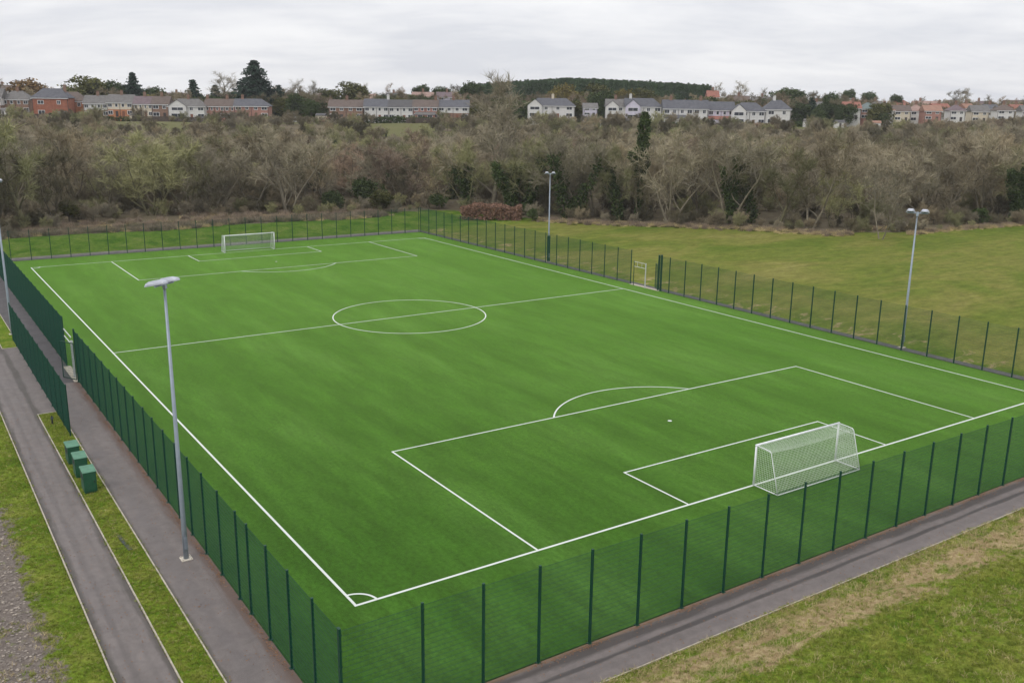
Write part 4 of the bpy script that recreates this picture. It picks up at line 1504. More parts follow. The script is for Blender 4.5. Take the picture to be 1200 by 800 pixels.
def stone_mesh(seed):
    r = np.random.default_rng(seed); b = MB()
    V = []
    for sx in (-1, 1):
        for sy in (-1, 1):
            for sz in (-1, 1):
                V.append((sx * r.uniform(.5, 1), sy * r.uniform(.5, 1), sz * r.uniform(.3, .6)))
    b.add(np.array(V) * .05, [(0, 1, 3, 2), (4, 6, 7, 5), (0, 4, 5, 1), (2, 3, 7, 6), (0, 2, 6, 4), (1, 5, 7, 3)])
    return b.mesh('stone', M['stone'])


A = []
for _ in range(5200):
    x = rl.uniform(-17, -11.9); y = rl.uniform(-2, 22)
    A.append((x, y, gz(x, y) + .005, rl.uniform(.3, 1.2) ** 2))
A = np.array(A)
scatter('rubble', A[:, :3], A[:, 3], RNG.uniform(0, 6.28, len(A)), [stone_mesh(i) for i in range(4)], 'small stones on the bare ground at the left')


# ------------------------------------------------------------------ houses
HGROUP = 'houses on the hillside beyond the wood'


def rect_prism(b, x0, x1, y0, y1, z0, z1):
    b.box(x0, x1, y0, y1, z0, z1)


def roof_mesh(w, d, h, kind, ov=.35, hipl=True, hipr=True, th=.16):
    x0, x1, y0, y1 = -w / 2 - ov, w / 2 + ov, -ov, d + ov
    ym = (y0 + y1) / 2
    hl = (y1 - y0) / 2 * .85
    rx0 = x0 + (hl if kind == 'hip' and hipl else 0)
    rx1 = x1 - (hl if kind == 'hip' and hipr else 0)
    if rx1 < rx0 + .2:
        rx0 = rx1 = (x0 + x1) / 2
        rx0 -= .1; rx1 += .1
    V = [(x0, y0, 0), (x1, y0, 0), (x1, y1, 0), (x0, y1, 0), (rx0, ym, h), (rx1, ym, h)]
    V += [(x, y, z - th) for x, y, z in V[:4]]
    F = [(0, 1, 5, 4), (2, 3, 4, 5), (1, 2, 5), (3, 0, 4), (6, 7, 1, 0), (7, 8, 2, 1), (8, 9, 3, 2), (9, 6, 0, 3), (6, 9, 8, 7)]
    b = MB(); b.add(V, F)
    return b


def window(parent, x, z, w, h, yf=0.0, frame='frame'):
    f = MB()
    w *= 1.15; h *= 1.1; t = .13
    f.box(x - w / 2, x + w / 2, yf - .07, yf, z, z + t); f.box(x - w / 2, x + w / 2, yf - .07, yf, z + h - t, z + h)
    f.box(x - w / 2, x - w / 2 + t, yf - .07, yf, z + t, z + h - t); f.box(x + w / 2 - t, x + w / 2, yf - .07, yf, z + t, z + h - t)
    if w > 1.1:
        f.box(x - .04, x + .04, yf - .068, yf, z + t, z + h - t)
    o = f.build('window', M[frame], parent)
    p = MB(); p.box(x - w / 2 + t, x + w / 2 - t, yf - .035, yf - .003, z + t, z + h - t)
    p.build('pane', M['glass'], o)
    return o


def house(label, u0, u1, vb, vr, D, wall, roof, upper=None, kind='gable', units=1, hips=(1, 1), chim=(0.5,), turn=0.0, gables=(), ext=None, name='house', eave=None, group=HGROUP, door='darkdoor', chmat='brown_brick'):
    """u0..u1: the columns its front spans; vb, vr: rows of its foot and ridge, for its real width and height at distance D"""
    uc = (u0 + u1) / 2
    x, y = lat_at(uc, D)
    z0 = z_at(uc, vb, D); zr = z_at(uc, vr, D + 3.5)
    xa, ya = lat_at(u0, D); xb, yb = lat_at(u1, D)
    w = math.hypot(xb - xa, yb - ya)
    Ht = max(4.6, zr - z0)
    eh = Ht * (.64 if eave is None else eave)
    dp = 7.0
    bearing = math.atan2(y - CAM[1], x - CAM[0]) - PI / 2
    o = thing(name, label, 'house', (x, y, z0), -YAW * .75 + bearing * .25 + turn, group)
    zb = gz(x, y) - z0
    half = eh * .5
    b = MB(); b.box(-w / 2, w / 2, 0, dp, min(-.6, zb - 1.2), half if upper else eh)
    if kind == 'gable' and not upper:
        b.add([(-w / 2, 0, eh), (-w / 2, dp, eh), (-w / 2, dp / 2, Ht - .15), (w / 2, 0, eh), (w / 2, dp, eh), (w / 2, dp / 2, Ht - .15)], [(0, 2, 1), (3, 4, 5)])
    b.build('wall', M[wall], o)
    if upper:
        b = MB(); b.box(-w / 2 - .02, w / 2 + .02, -.02, dp + .02, half, eh)
        if kind == 'gable':
            b.add([(-w / 2, 0, eh), (-w / 2, dp, eh), (-w / 2, dp / 2, Ht - .15), (w / 2, 0, eh), (w / 2, dp, eh), (w / 2, dp / 2, Ht - .15)], [(0, 2, 1), (3, 4, 5)])
        b.build('upper_wall', M[upper], o)
    rb = roof_mesh(w, dp, Ht - eh, kind, .35, hips[0], hips[1])
    ro = rb.build('roof', M[roof], o, loc=(0, 0, eh + .16 * 0))
    b = MB(); b.box(-w / 2 - .33, w / 2 + .33, -.34, -.30, eh - .36, eh - .165); b.build('gutter', M['frame'], o)
    for cf in chim:
        c = MB(); cx_ = -w / 2 + w * cf
        c.box(cx_ - .45, cx_ + .45, dp / 2 - .3, dp / 2 + .3, (Ht - eh) * .55, Ht - eh + 1.15)
        c.box(cx_ - .5, cx_ + .5, dp / 2 - .35, dp / 2 + .35, Ht - eh + 1.15, Ht - eh + 1.28)
        c.tube([(cx_ - .2, dp / 2, Ht - eh + 1.28), (cx_ - .2, dp / 2, Ht - eh + 1.6)], .1, 6)
        c.tube([(cx_ + .2, dp / 2, Ht - eh + 1.28), (cx_ + .2, dp / 2, Ht - eh + 1.6)], .1, 6)
        c.build('chimney', M[chmat], ro)
    # windows and doors, two per dwelling and floor
    uw = w / units
    gx = [g[0] for g in gables]
    wh = min(1.25, eh * .24)
    for k in range(units):
        xc = -w / 2 + uw * (k + .5)
        flip = -1 if k % 2 else 1
        for off, ww in ((-.26 * flip, min(1.8, uw * .30)), (.24 * flip, min(1.1, uw * .2))):
            window(o, xc + off * uw, half + (eh - half) * .32, ww, wh, -.025 if upper else -.003)
        window(o, xc - .26 * flip * uw, half * .28, min(2.0, uw * .34), wh * 1.1, -.003)
        b = MB(); dx_ = xc + .24 * flip * uw
        b.box(dx_ - .45, dx_ + .45, -.08, -.003, .0, min(2.0, half * .78)); dd_ = b.build('door', M[door if k % 2 == 0 else 'reddoor'], o)
    for k in range(units + 1):
        xp = min(max(-w / 2 + uw * k, -w / 2 + .15), w / 2 - .15)
        b = MB(); b.box(xp - .06, xp + .06, -.12, -.03, 0, eh - .37); b.build('drainpipe', M['darkdoor'], o)
    for (gf, gw, gm) in gables:      # projecting gable bays: position, width, wall material
        xg = -w / 2 + w * gf
        b = MB(); b.box(xg - gw / 2, xg + gw / 2, -.9, -.03, -.5, eh)
        gh = min(gw * .42, (Ht - eh) * .8)
        b.add([(xg - gw / 2, -.9, eh), (xg + gw / 2, -.9, eh), (xg, -.9, eh + gh)], [(0, 1, 2)])
        bo = b.build('gable_bay', M[gm], o)
        yb_ = dp * .45
        V = [(xg - gw / 2 - .25, -1.1, eh - .08), (xg + gw / 2 + .25, -1.1, eh - .08), (xg, -1.1, eh + gh + .12),
             (xg - gw / 2 - .25, yb_, eh - .08), (xg + gw / 2 + .25, yb_, eh - .08), (xg, yb_, eh + gh + .12)]
        b = MB(); b.add(V, [(0, 2, 5, 3), (2, 1, 4, 5)])
        b.build('bay_roof', M[roof], bo)
        window(bo, xg, half + (eh - half) * .3, gw * .6, wh, -.905)
        window(bo, xg, half * .28, gw * .66, wh * 1.15, -.905)
    if ext:                          # low lean-to or porch on the front: from, to, roof material
        f0, f1, em = ext
        xa_, xb_ = -w / 2 + w * f0, -w / 2 + w * f1
        b = MB(); b.box(xa_, xb_, -2.4, -.03, -.5, half * .72); ex = b.build('extension', M[upper or wall], o)
        b = MB()
        b.add([(xa_ - .15, -2.65, half * .70), (xb_ + .15, -2.65, half * .70), (xb_ + .15, -.03, half * 1.12), (xa_ - .15, -.03, half * 1.12),
               (xa_ - .15, -2.65, half * .70 + .12), (xb_ + .15, -2.65, half * .70 + .12), (xb_ + .15, -.03, half * 1.12 + .12), (xa_ - .15, -.03, half * 1.12 + .12)],
              [(0, 3, 2, 1), (4, 5, 6, 7), (0, 1, 5, 4), (1, 2, 6, 5), (2, 3, 7, 6), (3, 0, 4, 7)])
        b.build('extension_roof', M[em], ex)
        nw = max(1, int((xb_ - xa_) / 2.6))
        for q in range(nw):
            window(ex, xa_ + (q + .5) * (xb_ - xa_) / nw, .5, min(1.5, (xb_ - xa_) / nw * .6), 1.0, -2.405)
    return o


D0 = 345
house('half timbered white and brown pair on the left picture edge', -14, 33, 133, 104, D0, 'brown_brick', 'grey_roof', 'white_render', 'gable', 2, gables=((.62, 5.5, 'white_render'),))
house('brown brick semi with a grey roof, left of the big red house', 35, 64, 134, 107, D0 + 4, 'brown_brick', 'grey_roof', None, 'hip', 2)
house('big red brick house with a hipped slate roof', 69, 107, 138, 104, D0 - 6, 'red_brick', 'slate_roof', None, 'hip', 1, chim=(.85,), eave=.68)
house('orange brick house with a red brown roof, joined to the big red house', 104, 125, 138, 108, D0 + 2, 'orange_brick', 'brown_roof', None, 'hip', 1, hips=(0, 1), chim=())
house('semi with white upper floor and a brown grey roof, right of the red houses', 125, 151, 138, 112, D0, 'brown_brick', 'grey_roof', 'white_render', 'gable', 2)
house('white fronted semi with an orange brick side', 151, 178, 137, 111, D0, 'orange_brick', 'grey_roof', 'cream_render', 'gable', 2)
house('cream semi with a purple brown roof', 180, 200, 138, 113, D0, 'cream_render', 'purple_roof', None, 'gable', 2)
house('brick house with a dark brown roof, left of the white gabled pair', 200, 218, 139, 113, D0, 'brown_brick', 'brown_roof', None, 'gable', 1)
house('white rendered pair with a front gable and dark lower bays', 218, 258, 140, 116, D0 - 3, 'white_render', 'grey_roof', None, 'hip', 2, gables=((.27, 6.0, 'white_render'),))
house('pink brick terrace with white windows and a long brown grey roof', 258, 291, 140, 116, D0, 'pink_brick', 'brown_roof', None, 'gable', 3, chim=(.05, .7))
house('pink brick pair with a hipped grey roof, below the big spruce', 291, 328, 139, 116, D0 - 2, 'pink_brick', 'slate_roof', None, 'hip', 2, hips=(0, 1), chim=(.2,))
house('brown brick pair with a brown roof, left of the white terrace', 395, 433, 140, 117, D0, 'brown_brick', 'brown_roof', None, 'gable', 2)
house('white semi at the left end of the central terrace', 434, 461, 141, 116, D0 - 2, 'white_render', 'slate_roof', None, 'gable', 2, chim=(.95,), chmat='white_render')
house('white semi with a dark slate roof, second in the central terrace', 461, 488, 141, 117, D0 - 2, 'white_render', 'dark_roof', None, 'gable', 2, chim=())
house('brick house with a red brown roof inside the central terrace', 488, 515, 140, 117, D0 - 2, 'pink_brick', 'brown_roof', None, 'gable', 2, chim=(.9,), ext=(.1, .9, 'grey_roof'))
house('half white half brick pair at the right end of the central terrace', 515, 549, 140, 117, D0 - 1, 'brown_brick', 'slate_roof', 'white_render', 'gable', 2)
house('pale house with a pink roof above the central terrace', 487, 510, 124, 108, 425, 'cream_render', 'pink_roof', None, 'gable', 2)
house('lavender white house with a purple roof above the central terrace', 514, 536, 124, 108, 428, 'lavender_render', 'purple_roof', None, 'gable', 1)
house('brown gabled house above the right end of the central terrace', 536, 550, 124, 108, 426, 'brown_brick', 'brown_roof', None, 'gable', 1)
house('house with a pink roof behind the left end of the central terrace', 424, 446, 126, 110, 425, 'pink_brick', 'pink_roof', None, 'gable', 1)
house('house with a dark roof and white gable behind the central terrace', 452, 480, 125, 109, 430, 'white_render', 'dark_roof', None, 'hip', 2)
house('white house with a hipped grey roof below the pine wood, cream chimney', 616, 666, 139, 115, D0 - 4, 'white_render', 'slate_roof', None, 'hip', 2, chim=(.52,), chmat='cream_render', gables=((.12, 5, 'white_render'),))
house('small lavender house in the gap between two white houses', 676, 691, 136, 122, D0 + 5, 'lavender_render', 'grey_roof', None, 'gable', 1, chim=())
house('white cottage with a gable, left of the grey gabled white pair', 701, 722, 140, 116, D0 + 2, 'white_render', 'grey_roof', None, 'gable', 1, gables=((.3, 4.5, 'white_render'),))
house('white pair with grey gables behind the ivy column tree', 722, 762, 142, 115, D0 - 2, 'white_render', 'slate_roof', None, 'hip', 2, hips=(0, 1), gables=((.2, 5.2, 'lavender_render'),), chim=(.15,), chmat='white_render')
house('long white terrace with a slate roof and red chimneys', 764, 813, 145, 117, D0 - 6, 'white_render', 'slate_roof', None, 'gable', 3, chim=(.18, .85), ext=(.02, .5, 'slate_roof'))
house('grey lavender house with a low red brown lean to', 813, 842, 146, 119, D0 - 3, 'lavender_render', 'slate_roof', None, 'gable', 2, ext=(.0, 1.0, 'red_roof'), chim=())
house('white house with a broad hipped slate roof and front gable', 842, 876, 147, 120, D0 - 6, 'white_render', 'slate_roof', None, 'hip', 2, gables=((.14, 5.0, 'white_render'),), chim=())
house('white house with a tall pyramid slate roof', 876, 904, 147, 117, D0 - 6, 'white_render', 'slate_roof', None, 'hip', 1, chim=(.4,), chmat='white_render')
house('tall red and white house above the lavender house', 812, 824, 128, 106, 425, 'white_render', 'red_roof', 'pink_brick', 'gable', 1)
house('pale house with a brown roof behind the broad hipped roof', 836, 858, 128, 112, 425, 'white_render', 'brown_roof', None, 'gable', 2)
house('cream house behind the tall pyramid roof', 862, 884, 128, 113, 430, 'cream_render', 'grey_roof', None, 'gable', 1)
house('red brick gable end right of the tall pyramid roof', 892, 906, 130, 116, 420, 'red_brick', 'red_roof', None, 'gable', 1, turn=.5)
house('brown roofed house left of the two dark conifers', 906, 926, 138, 120, 390, 'grey_render', 'purple_roof', None, 'hip', 1)
house('white house with a bright red roof, right of the dark conifers', 963, 981, 140, 119, 372, 'white_render', 'red_roof', None, 'gable', 1, chim=(.6,))
house('house with a teal grey roof beside the bright red roof', 981, 1000, 140, 120, 374, 'pink_brick', 'teal_roof', None, 'hip', 1, chim=())
RH = [(1000, 1018, 'white_render', 'orange_roof', 'white house with an orange roof, next after the teal roof'),
      (1018, 1036, 'cream_render', 'brown_roof', 'cream house with a brown roof among the right hand rows'),
      (1036, 1052, 'white_render', 'pink_roof', 'white house with a faded pink roof among the right hand rows'),
      (1052, 1070, 'pink_brick', 'orange_roof', 'brick house with an orange roof beside the faded pink roof'),
      (1080, 1096, 'white_render', 'purple_roof', 'white house with a purple roof half hidden by bare trees'),
      (1104, 1122, 'cream_render', 'grey_roof', 'cream house with a grey roof half hidden by bare trees'),
      (1132, 1150, 'white_render', 'brown_roof', 'white house with a brown roof glimpsed through twigs on the right'),
      (1160, 1178, 'white_render', 'grey_roof', 'white house with a grey roof glimpsed through twigs on the right'),
      (1184, 1204, 'pink_brick', 'brown_roof', 'brick house with a brown roof on the right picture edge')]
for i, (a, c, wm, rm, lab) in enumerate(RH):
    house(lab, a, c, 141 + (i % 3), 122 + (i % 2), 378 + 5 * (i % 3), wm, rm, None, 'gable' if i % 2 else 'hip', 1, chim=(.5,) if i % 2 == 0 else ())
RB = [(966, 988, 'orange_roof', 'orange roof on the skyline just above the bright red roof'), (992, 1012, 'grey_roof', 'grey roof on the skyline above the orange roofed white house'),
      (1014, 1036, 'red_roof', 'red roof on the skyline above the brown roofed cream house'), (1040, 1066, 'pink_roof', 'long pink roof on the skyline right of the red one'),
      (1070, 1096, 'brown_roof', 'brown roof on the skyline left of the wide bare tree'), (1104, 1132, 'purple_roof', 'purple roof on the skyline right of the wide bare tree'),
      (1140, 1166, 'brown_roof', 'brown roof on the skyline among thin bare trees'), (1172, 1204, 'grey_roof', 'grey roof on the skyline at the right picture edge')]
for i, (a, c, rm, lab) in enumerate(RB):
    house('house with ' + lab if not lab.startswith('long') else 'house with a ' + lab, a, c, 133, 117 + (i % 2), 455 + 6 * (i % 3), 'cream_render' if i % 2 else 'pink_brick', rm, None, 'hip' if i % 3 else 'gable', 2, chim=(.3,) if i % 2 else ())
RM = [(926, 944, 138, 119, 402, 'white_render', 'grey_roof', 'white house with a grey roof peeping between the dark conifers'),
      (1062, 1080, 137, 121, 408, 'white_render', 'red_roof', 'white house with a red roof behind the faded pink roof'),
      (1096, 1106, 136, 121, 405, 'white_render', 'orange_roof', 'narrow white house with an orange roof in the gap between two bare trees'),
      (1120, 1134, 136, 122, 408, 'white_render', 'slate_roof', 'white house with a slate roof between the cream and the brown roofed houses'),
      (1149, 1163, 136, 122, 410, 'cream_render', 'red_roof', 'cream house with a red roof glimpsed near the right picture edge'),
      (1178, 1188, 135, 121, 406, 'white_render', 'pink_roof', 'narrow white house with a pink roof glimpsed near the right picture edge')]
for a, c, vb_, vr_, D, wm, rm, lab in RM:
    house(lab, a, c, vb_, vr_, D, wm, rm, None, 'gable', 1, turn=.2)
LB = [(196, 214, 108, 'orange_roof', 'small house with an orange roof above the cream semi'), (216, 236, 109, 'purple_roof', 'small house with a purple roof above the white gabled pair'),
      (268, 290, 111, 'pink_roof', 'small house with a pink roof behind the pink terrace'), (22, 46, 100, 'brown_roof', 'small house with a brown roof behind the left edge pair')]
for a, c, vr, rm, lab in LB:
    house(lab, a, c, vr + 15, vr, 430, 'white_render', rm, None, 'gable', 1)


# ------------------------------------------------------------------ trees on the skyline and in the gardens
SKY = [  # key, column, distance, row of the top, width factor, label, kind name
    ('round_dark', 3, 385, 88, 1.0, 'dark evergreen cut by the left picture edge behind the first house', 'evergreen_tree'),
    ('fine', 33, 400, 92, 1.0, 'thin bare tree behind the half timbered pair', 'bare_tree'),
    ('round_rust', 67, 385, 87, 1.25, 'round rusty gold tree left of the big red house', 'tree'),
    ('round_olive', 131, 385, 90, 1.35, 'round olive green tree behind the white bay semi', 'tree'),
    ('round_dark', 160, 390, 95, 1.0, 'dark rounded evergreen beside the cedar', 'evergreen_tree'),
    ('cedar', 181, 385, 86, 1.1, 'layered cedar on the skyline above the cream semi', 'conifer_tree'),
    ('round_dark', 204, 400, 102, 1.0, 'small dark tree right of the cedar', 'tree'),
    ('round_gold', 199, 372, 109, .9, 'small yellow green tree below the cedar', 'tree'),
    ('fir', 247, 385, 94, 1.1, 'dark pointed fir above the pink terrace', 'conifer_tree'),
    ('fine', 287, 395, 84, 1.5, 'broad bare tree left of the big spruce', 'bare_tree'),
    ('fir', 271, 400, 100, 1.2, 'dark conifer left of the broad bare tree', 'conifer_tree'),
    ('spruce', 315, 375, 71, 1.18, 'big dark spruce, tallest tree on the skyline', 'spruce_tree'),
    ('fir', 341, 385, 100, 1.0, 'small grey green fir right of the big spruce', 'conifer_tree'),
    ('round_green', 362, 362, 108, 1.0, 'dull green garden tree right of the small fir', 'tree'),
    ('fine', 358, 385, 92, 1.1, 'thin bare tree right of the big spruce', 'bare_tree'),
    ('fine', 378, 385, 94, 1.0, 'second thin bare tree, above the dark garden shrubs', 'bare_tree'),
    ('round_dark', 375, 350, 116, 1.0, 'dark garden tree between the pink pair and the brown pair', 'tree'),
    ('round_olive', 392, 390, 104, 1.1, 'low olive tree left of the golden green tree', 'tree'),
    ('round_olive', 421, 400, 96, 1.1, 'golden green tree above the brown brick pair', 'tree'),
    ('fine', 432, 410, 97, .9, 'bare tree leaning out of the golden green tree', 'bare_tree'),
    ('red_a', 466, 445, 98, 1.2, 'bare purplish tree above the white semi', 'bare_tree'),
    ('round_dark', 498, 450, 99, 1.0, 'dark rounded tree above the pink roofed pale house', 'tree'),
    ('round_green', 516, 450, 100, 1.2, 'green rounded tree behind the lavender house', 'tree'),
    ('dark_a', 538, 445, 99, 1.2, 'bare bush tree behind the brown gabled house', 'bare_tree'),
    ('round_dark', 552, 420, 96, 1.0, 'dark evergreen at the left foot of the pine wood', 'evergreen_tree'),
    ('round_gold', 641, 400, 103, .9, 'small yellowish tree left behind the cream chimney', 'tree'),
    ('round_gold', 659, 405, 96, 1.0, 'yellowish tree in front of the pine wood, above the hipped white house', 'tree'),
    ('round_olive', 690, 400, 98, 1.1, 'olive tree before the pine wood, above the small lavender house', 'tree'),
    ('round_dark', 696, 365, 106, .9, 'dark evergreen left of the white cottage', 'evergreen_tree'),
    ('round_gold', 722, 405, 102, .9, 'yellow green tree above the white cottage', 'tree'),
    ('round_olive', 742, 405, 103, 1.1, 'olive tree above the grey gabled white pair', 'tree'),
    ('round_rust', 741, 385, 112, .8, 'rusty bush tree just over the roof of the grey gabled pair', 'tree'),
    ('fine', 820, 440, 96, 1.0, 'bare tree right of the end of the pine wood', 'bare_tree'),
    ('fine', 850, 440, 94, 1.2, 'broad bare tree on the skyline above the broad hipped roof', 'bare_tree'),
    ('fine', 872, 445, 102, .9, 'small bare tree left of the round green crown', 'bare_tree'),
    ('round_green', 893, 440, 101, 1.5, 'wide round green crown above the pyramid roof', 'tree'),
    ('round_green', 904, 445, 103, 1.2, 'second round green crown, right behind the first', 'tree'),
    ('dark_a', 925, 440, 106, 1.2, 'bare brown tree left of the two dark conifers', 'bare_tree'),
    ('fir', 927, 372, 114, 1.1, 'smaller dark conifer beside the brown roofed house', 'conifer_tree'),
    ('round_dark', 948, 385, 108, .7, 'large dark evergreen left of the bright red roof', 'evergreen_tree'),
    ('round_dark', 956, 360, 126, .55, 'dark round bush tree at the white wall of the red roofed house', 'tree'),
    ('round_green', 935, 362, 124, .6, 'green shrub tree between the two dark conifers', 'tree'),
    ('round_dark', 967, 465, 104, .8, 'dark rounded tree on the skyline over the bright red roof', 'tree'),
    ('round_dark', 989, 470, 107, 1.0, 'dark rounded tree on the skyline over the teal roof', 'tree'),
    ('round_dark', 1018, 470, 110, .8, 'small dark rounded tree on the skyline over the orange roofs', 'tree'),
    ('fine', 1047, 470, 112, .9, 'thin bare tree over the long pink roof', 'bare_tree'),
    ('dark_a', 1085, 465, 104, 1.1, 'dark bare tree over the left end of the purple roof', 'bare_tree'),
    ('fine', 1095, 455, 102, 1.2, 'wide bare tree breaking the skyline on the right', 'bare_tree'),
    ('fine', 1120, 465, 110, 1.1, 'small bare tree right of the wide one on the skyline', 'bare_tree'),
    ('red_a', 1140, 460, 112, 1.2, 'low purplish bare tree on the right skyline', 'bare_tree'),
    ('fine', 1160, 450, 110, 1.2, 'thin bare tree, second from the right picture edge on the skyline', 'bare_tree'),
    ('fine', 1186, 440, 107, 1.2, 'bare tree next to the right picture edge on the skyline', 'bare_tree'),
    ('olive_b', 1206, 400, 104, 1.2, 'olive bare tree cut by the right picture edge on the skyline', 'bare_tree'),
]
for key, u, D, vt, wd, lab, nm in SKY:
    x, y = lat_at(u, D)
    z = gz(x, y); h = max(3.0, z_at(u, vt, D) - z)
    tree(key, lab, x, y, h, 'trees among the houses', wd * (1.45 if key == 'spruce' else 1.25 if key.startswith('round') or key == 'fine' else 1.0), nm, sink=.2)

gs_ = []
for _ in range(420):
    u = rw.uniform(-40, 1010); D = rw.uniform(314, 339)
    if 900 < u:
        continue
    if (150 < u < 262 or 430 < u < 512) and D < 329:
        continue
    x, y = lat_at(u, D); gs_.append((x, y, gz(x, y) - .1, rw.uniform(.2, .5) if rw.random() < (.9 if u < 600 or u > 900 else .82) else rw.uniform(.6, 1.1)))
A = np.array(gs_)
scatter('garden_thicket', A[:, :3], A[:, 3], RNG.uniform(0, 6.28, len(A)), [whole('shrub')[0], whole('shrub_dark')[0], whole('shrub_olive')[0], whole('shrub_grey')[0]], 'bare brown shrubs along the ends of the gardens')
# filler of bare garden trees and the brown hillside on the right
fp = []
for _ in range(420):
    u = rw.uniform(1030, 1240); D = rw.uniform(300, 372)
    if u < 1080 and D > 330:
        continue
    x, y = lat_at(u, D); fp.append((x, y, gz(x, y) - .2, min(rw.uniform(.5, .8), max(.2, (z_at(u, float(np.interp(u, [1030, 1100, 1200, 1260], [143, 140, 132, 122])) + abs(rw.gauss(0, 5)), D) - gz(x, y)) / 12))))
for _ in range(160):
    u = rw.uniform(960, 1240); D = rw.uniform(395, 445)
    x, y = lat_at(u, D); fp.append((x, y, gz(x, y) - .2, rw.uniform(.35, .6)))
for _ in range(230):
    u = rw.uniform(-40, 1240); D = rw.uniform(470, 540)
    x, y = lat_at(u, D); fp.append((x, y, gz(x, y) - .2, rw.uniform(.3, .5)))
for _ in range(90):
    u = rw.uniform(-40, 960); D = rw.uniform(362, 415)
    x, y = lat_at(u, D); fp.append((x, y, gz(x, y) - .2, rw.uniform(.3, .5)))
A = np.array(fp)
scatter('hillside_scrub', A[:, :3], A[:, 3], RNG.uniform(0, 6.28, len(A)), [whole(k)[0] for k in ('brown_a', 'dark_a', 'red_a', 'brown_b')], 'far brown scrub and bare garden trees among the houses')

# the pine wood on the hill reads as one mass
pp = []
for _ in range(900):
    u = rw.uniform(548, 816); D = rw.uniform(520, 650)
    x, y = lat_at(u, D)
    vt = np.interp(u, [548, 600, 660, 720, 770, 816], [99, 95, 91, 94, 97, 100]) + rw.gauss(0, .8)
    h = z_at(u, vt, D) - gz(x, y)
    pp.append((x, y, gz(x, y) - .3, max(.5, h / 14.0)))
A = np.array(pp)
scl = np.stack([np.clip(A[:, 3], .8, 1.3), np.clip(A[:, 3], .8, 1.3), A[:, 3]], 1)
scatter('pine_forest', A[:, :3], scl, RNG.uniform(0, 6.28, len(A)), [whole('pine')[0], whole('pine_b')[0]], 'far dark pine wood on the hill top')

# dense garden shrubs and small trees behind and between the houses read as one band
gp_ = []
for _ in range(520):
    u = rw.uniform(-40, 1010); D = rw.uniform(364, 470)
    if 548 < u < 816 and D > 420 and rw.random() < .5:
        continue
    x, y = lat_at(u, D)
    vt = float(np.interp(u, [-40, 60, 180, 260, 330, 400, 440, 540, 600, 800, 850, 1010], [103, 104, 104, 107, 104, 105, 110, 108, 108, 112, 110, 116])) + abs(rw.gauss(0, 5)) + (rw.random() < .5) * 5
    h = min(9.0, z_at(u, vt, D) - gz(x, y))
    if h < 1.5:
        continue
    gp_.append((x, y, gz(x, y) - .3, h / 10.0))
A = np.array(gp_)
scl = np.stack([A[:, 3] * 1.3, A[:, 3] * 1.3, A[:, 3]], 1)
scatter('garden_shrubbery', A[:, :3], scl, RNG.uniform(0, 6.28, len(A)), [whole(k)[0] for k in ('round_dark', 'dark_a', 'round_olive', 'brown_a', 'round_green', 'red_a')], 'mixed garden shrubbery between the far houses')

# garden hedges, fences and sheds below the houses
GH = [(2, 60, 338, 1.8, 'twig_brown', 'brown garden hedge below the half timbered pair'), (86, 122, 336, 2.0, 'leaf_green', 'green garden hedge below the red brick houses'),
      (120, 178, 336, 1.6, 'ivy', 'dark garden hedge below the white bay semi'), (436, 470, 335, 2.2, 'ivy', 'dark hedge below the white semis of the central terrace'),
      (470, 512, 336, 1.9, 'leaf_green', 'dull green hedge below the brick house of the central terrace'), (512, 560, 336, 2.2, 'twig_dark', 'dark brown hedge at the right end of the central terrace'),
      (392, 434, 337, 2.0, 'twig_red', 'brown hedge below the brown brick pair'), (630, 668, 335, 2.6, 'twig_brown', 'brown shrub hedge before the white hipped house'),
      (700, 735, 335, 2.4, 'twig_dark', 'dark hedge below the white cottage'), (765, 815, 331, 1.5, 'leaf_green', 'low green hedge below the long white terrace'),
      (842, 905, 331, 1.7, 'twig_red', 'brown hedge below the broad hipped roof'), (908, 950, 350, 1.6, 'ivy', 'dark hedge under the two dark conifers')]
for a, c, D, h, mt, lab in GH:
    hedge(lab, a, c, D, h, 1.6, M[mt], 260, 'garden_hedge', .22)


def shed(label, u, D, w, h, wall, roof):
    x, y = lat_at(u, D)
    o = thing('garden_shed', label, 'shed', (x, y, gz(x, y)), -YAW + random.uniform(-.3, .3), 'sheds in the gardens')
    b = MB(); b.box(-w / 2, w / 2, 0, 2.2, -.5, h); b.build('wall', M[wall], o)
    rb = roof_mesh(w, 2.2, .8, 'gable', .15, th=.08); rb.build('roof', M[roof], o, loc=(0, 0, h + .08))
    b = MB(); b.box(-.4, .4, -.05, -.003, 0, 1.8); b.build('door', M['darkdoor'], o)
    return o


for u, D, w, h, wm, rm, lab in ((100, 334, 3, 2.1, 'shedwood', 'dark_roof', 'brown shed below the big red brick house'), (178, 335, 2.6, 2.0, 'cream_render', 'grey_roof', 'pale shed below the cream semi'),
                                (352, 340, 3, 2.2, 'white_render', 'grey_roof', 'white shed right of the pink brick pair'), (385, 338, 3.4, 2.2, 'cream_render', 'dark_roof', 'pale shed left of the brown brick pair'),
                                (690, 338, 3.2, 2.0, 'white_render', 'slate_roof', 'white shed below the small lavender house'), (925, 342, 3, 2.0, 'white_render', 'grey_roof', 'white shed below the dark conifers'),
                                (960, 345, 3.2, 2.0, 'white_render', 'dark_roof', 'white shed below the red roofed house'), (1000, 350, 3, 2.1, 'white_render', 'orange_roof', 'white shed with an orange roof on the right slope'),
                                (35, 336, 3, 2.1, 'white_render', 'grey_roof', 'white shed below the half timbered pair')):
    shed(lab, u, D, w, h, wm, rm)


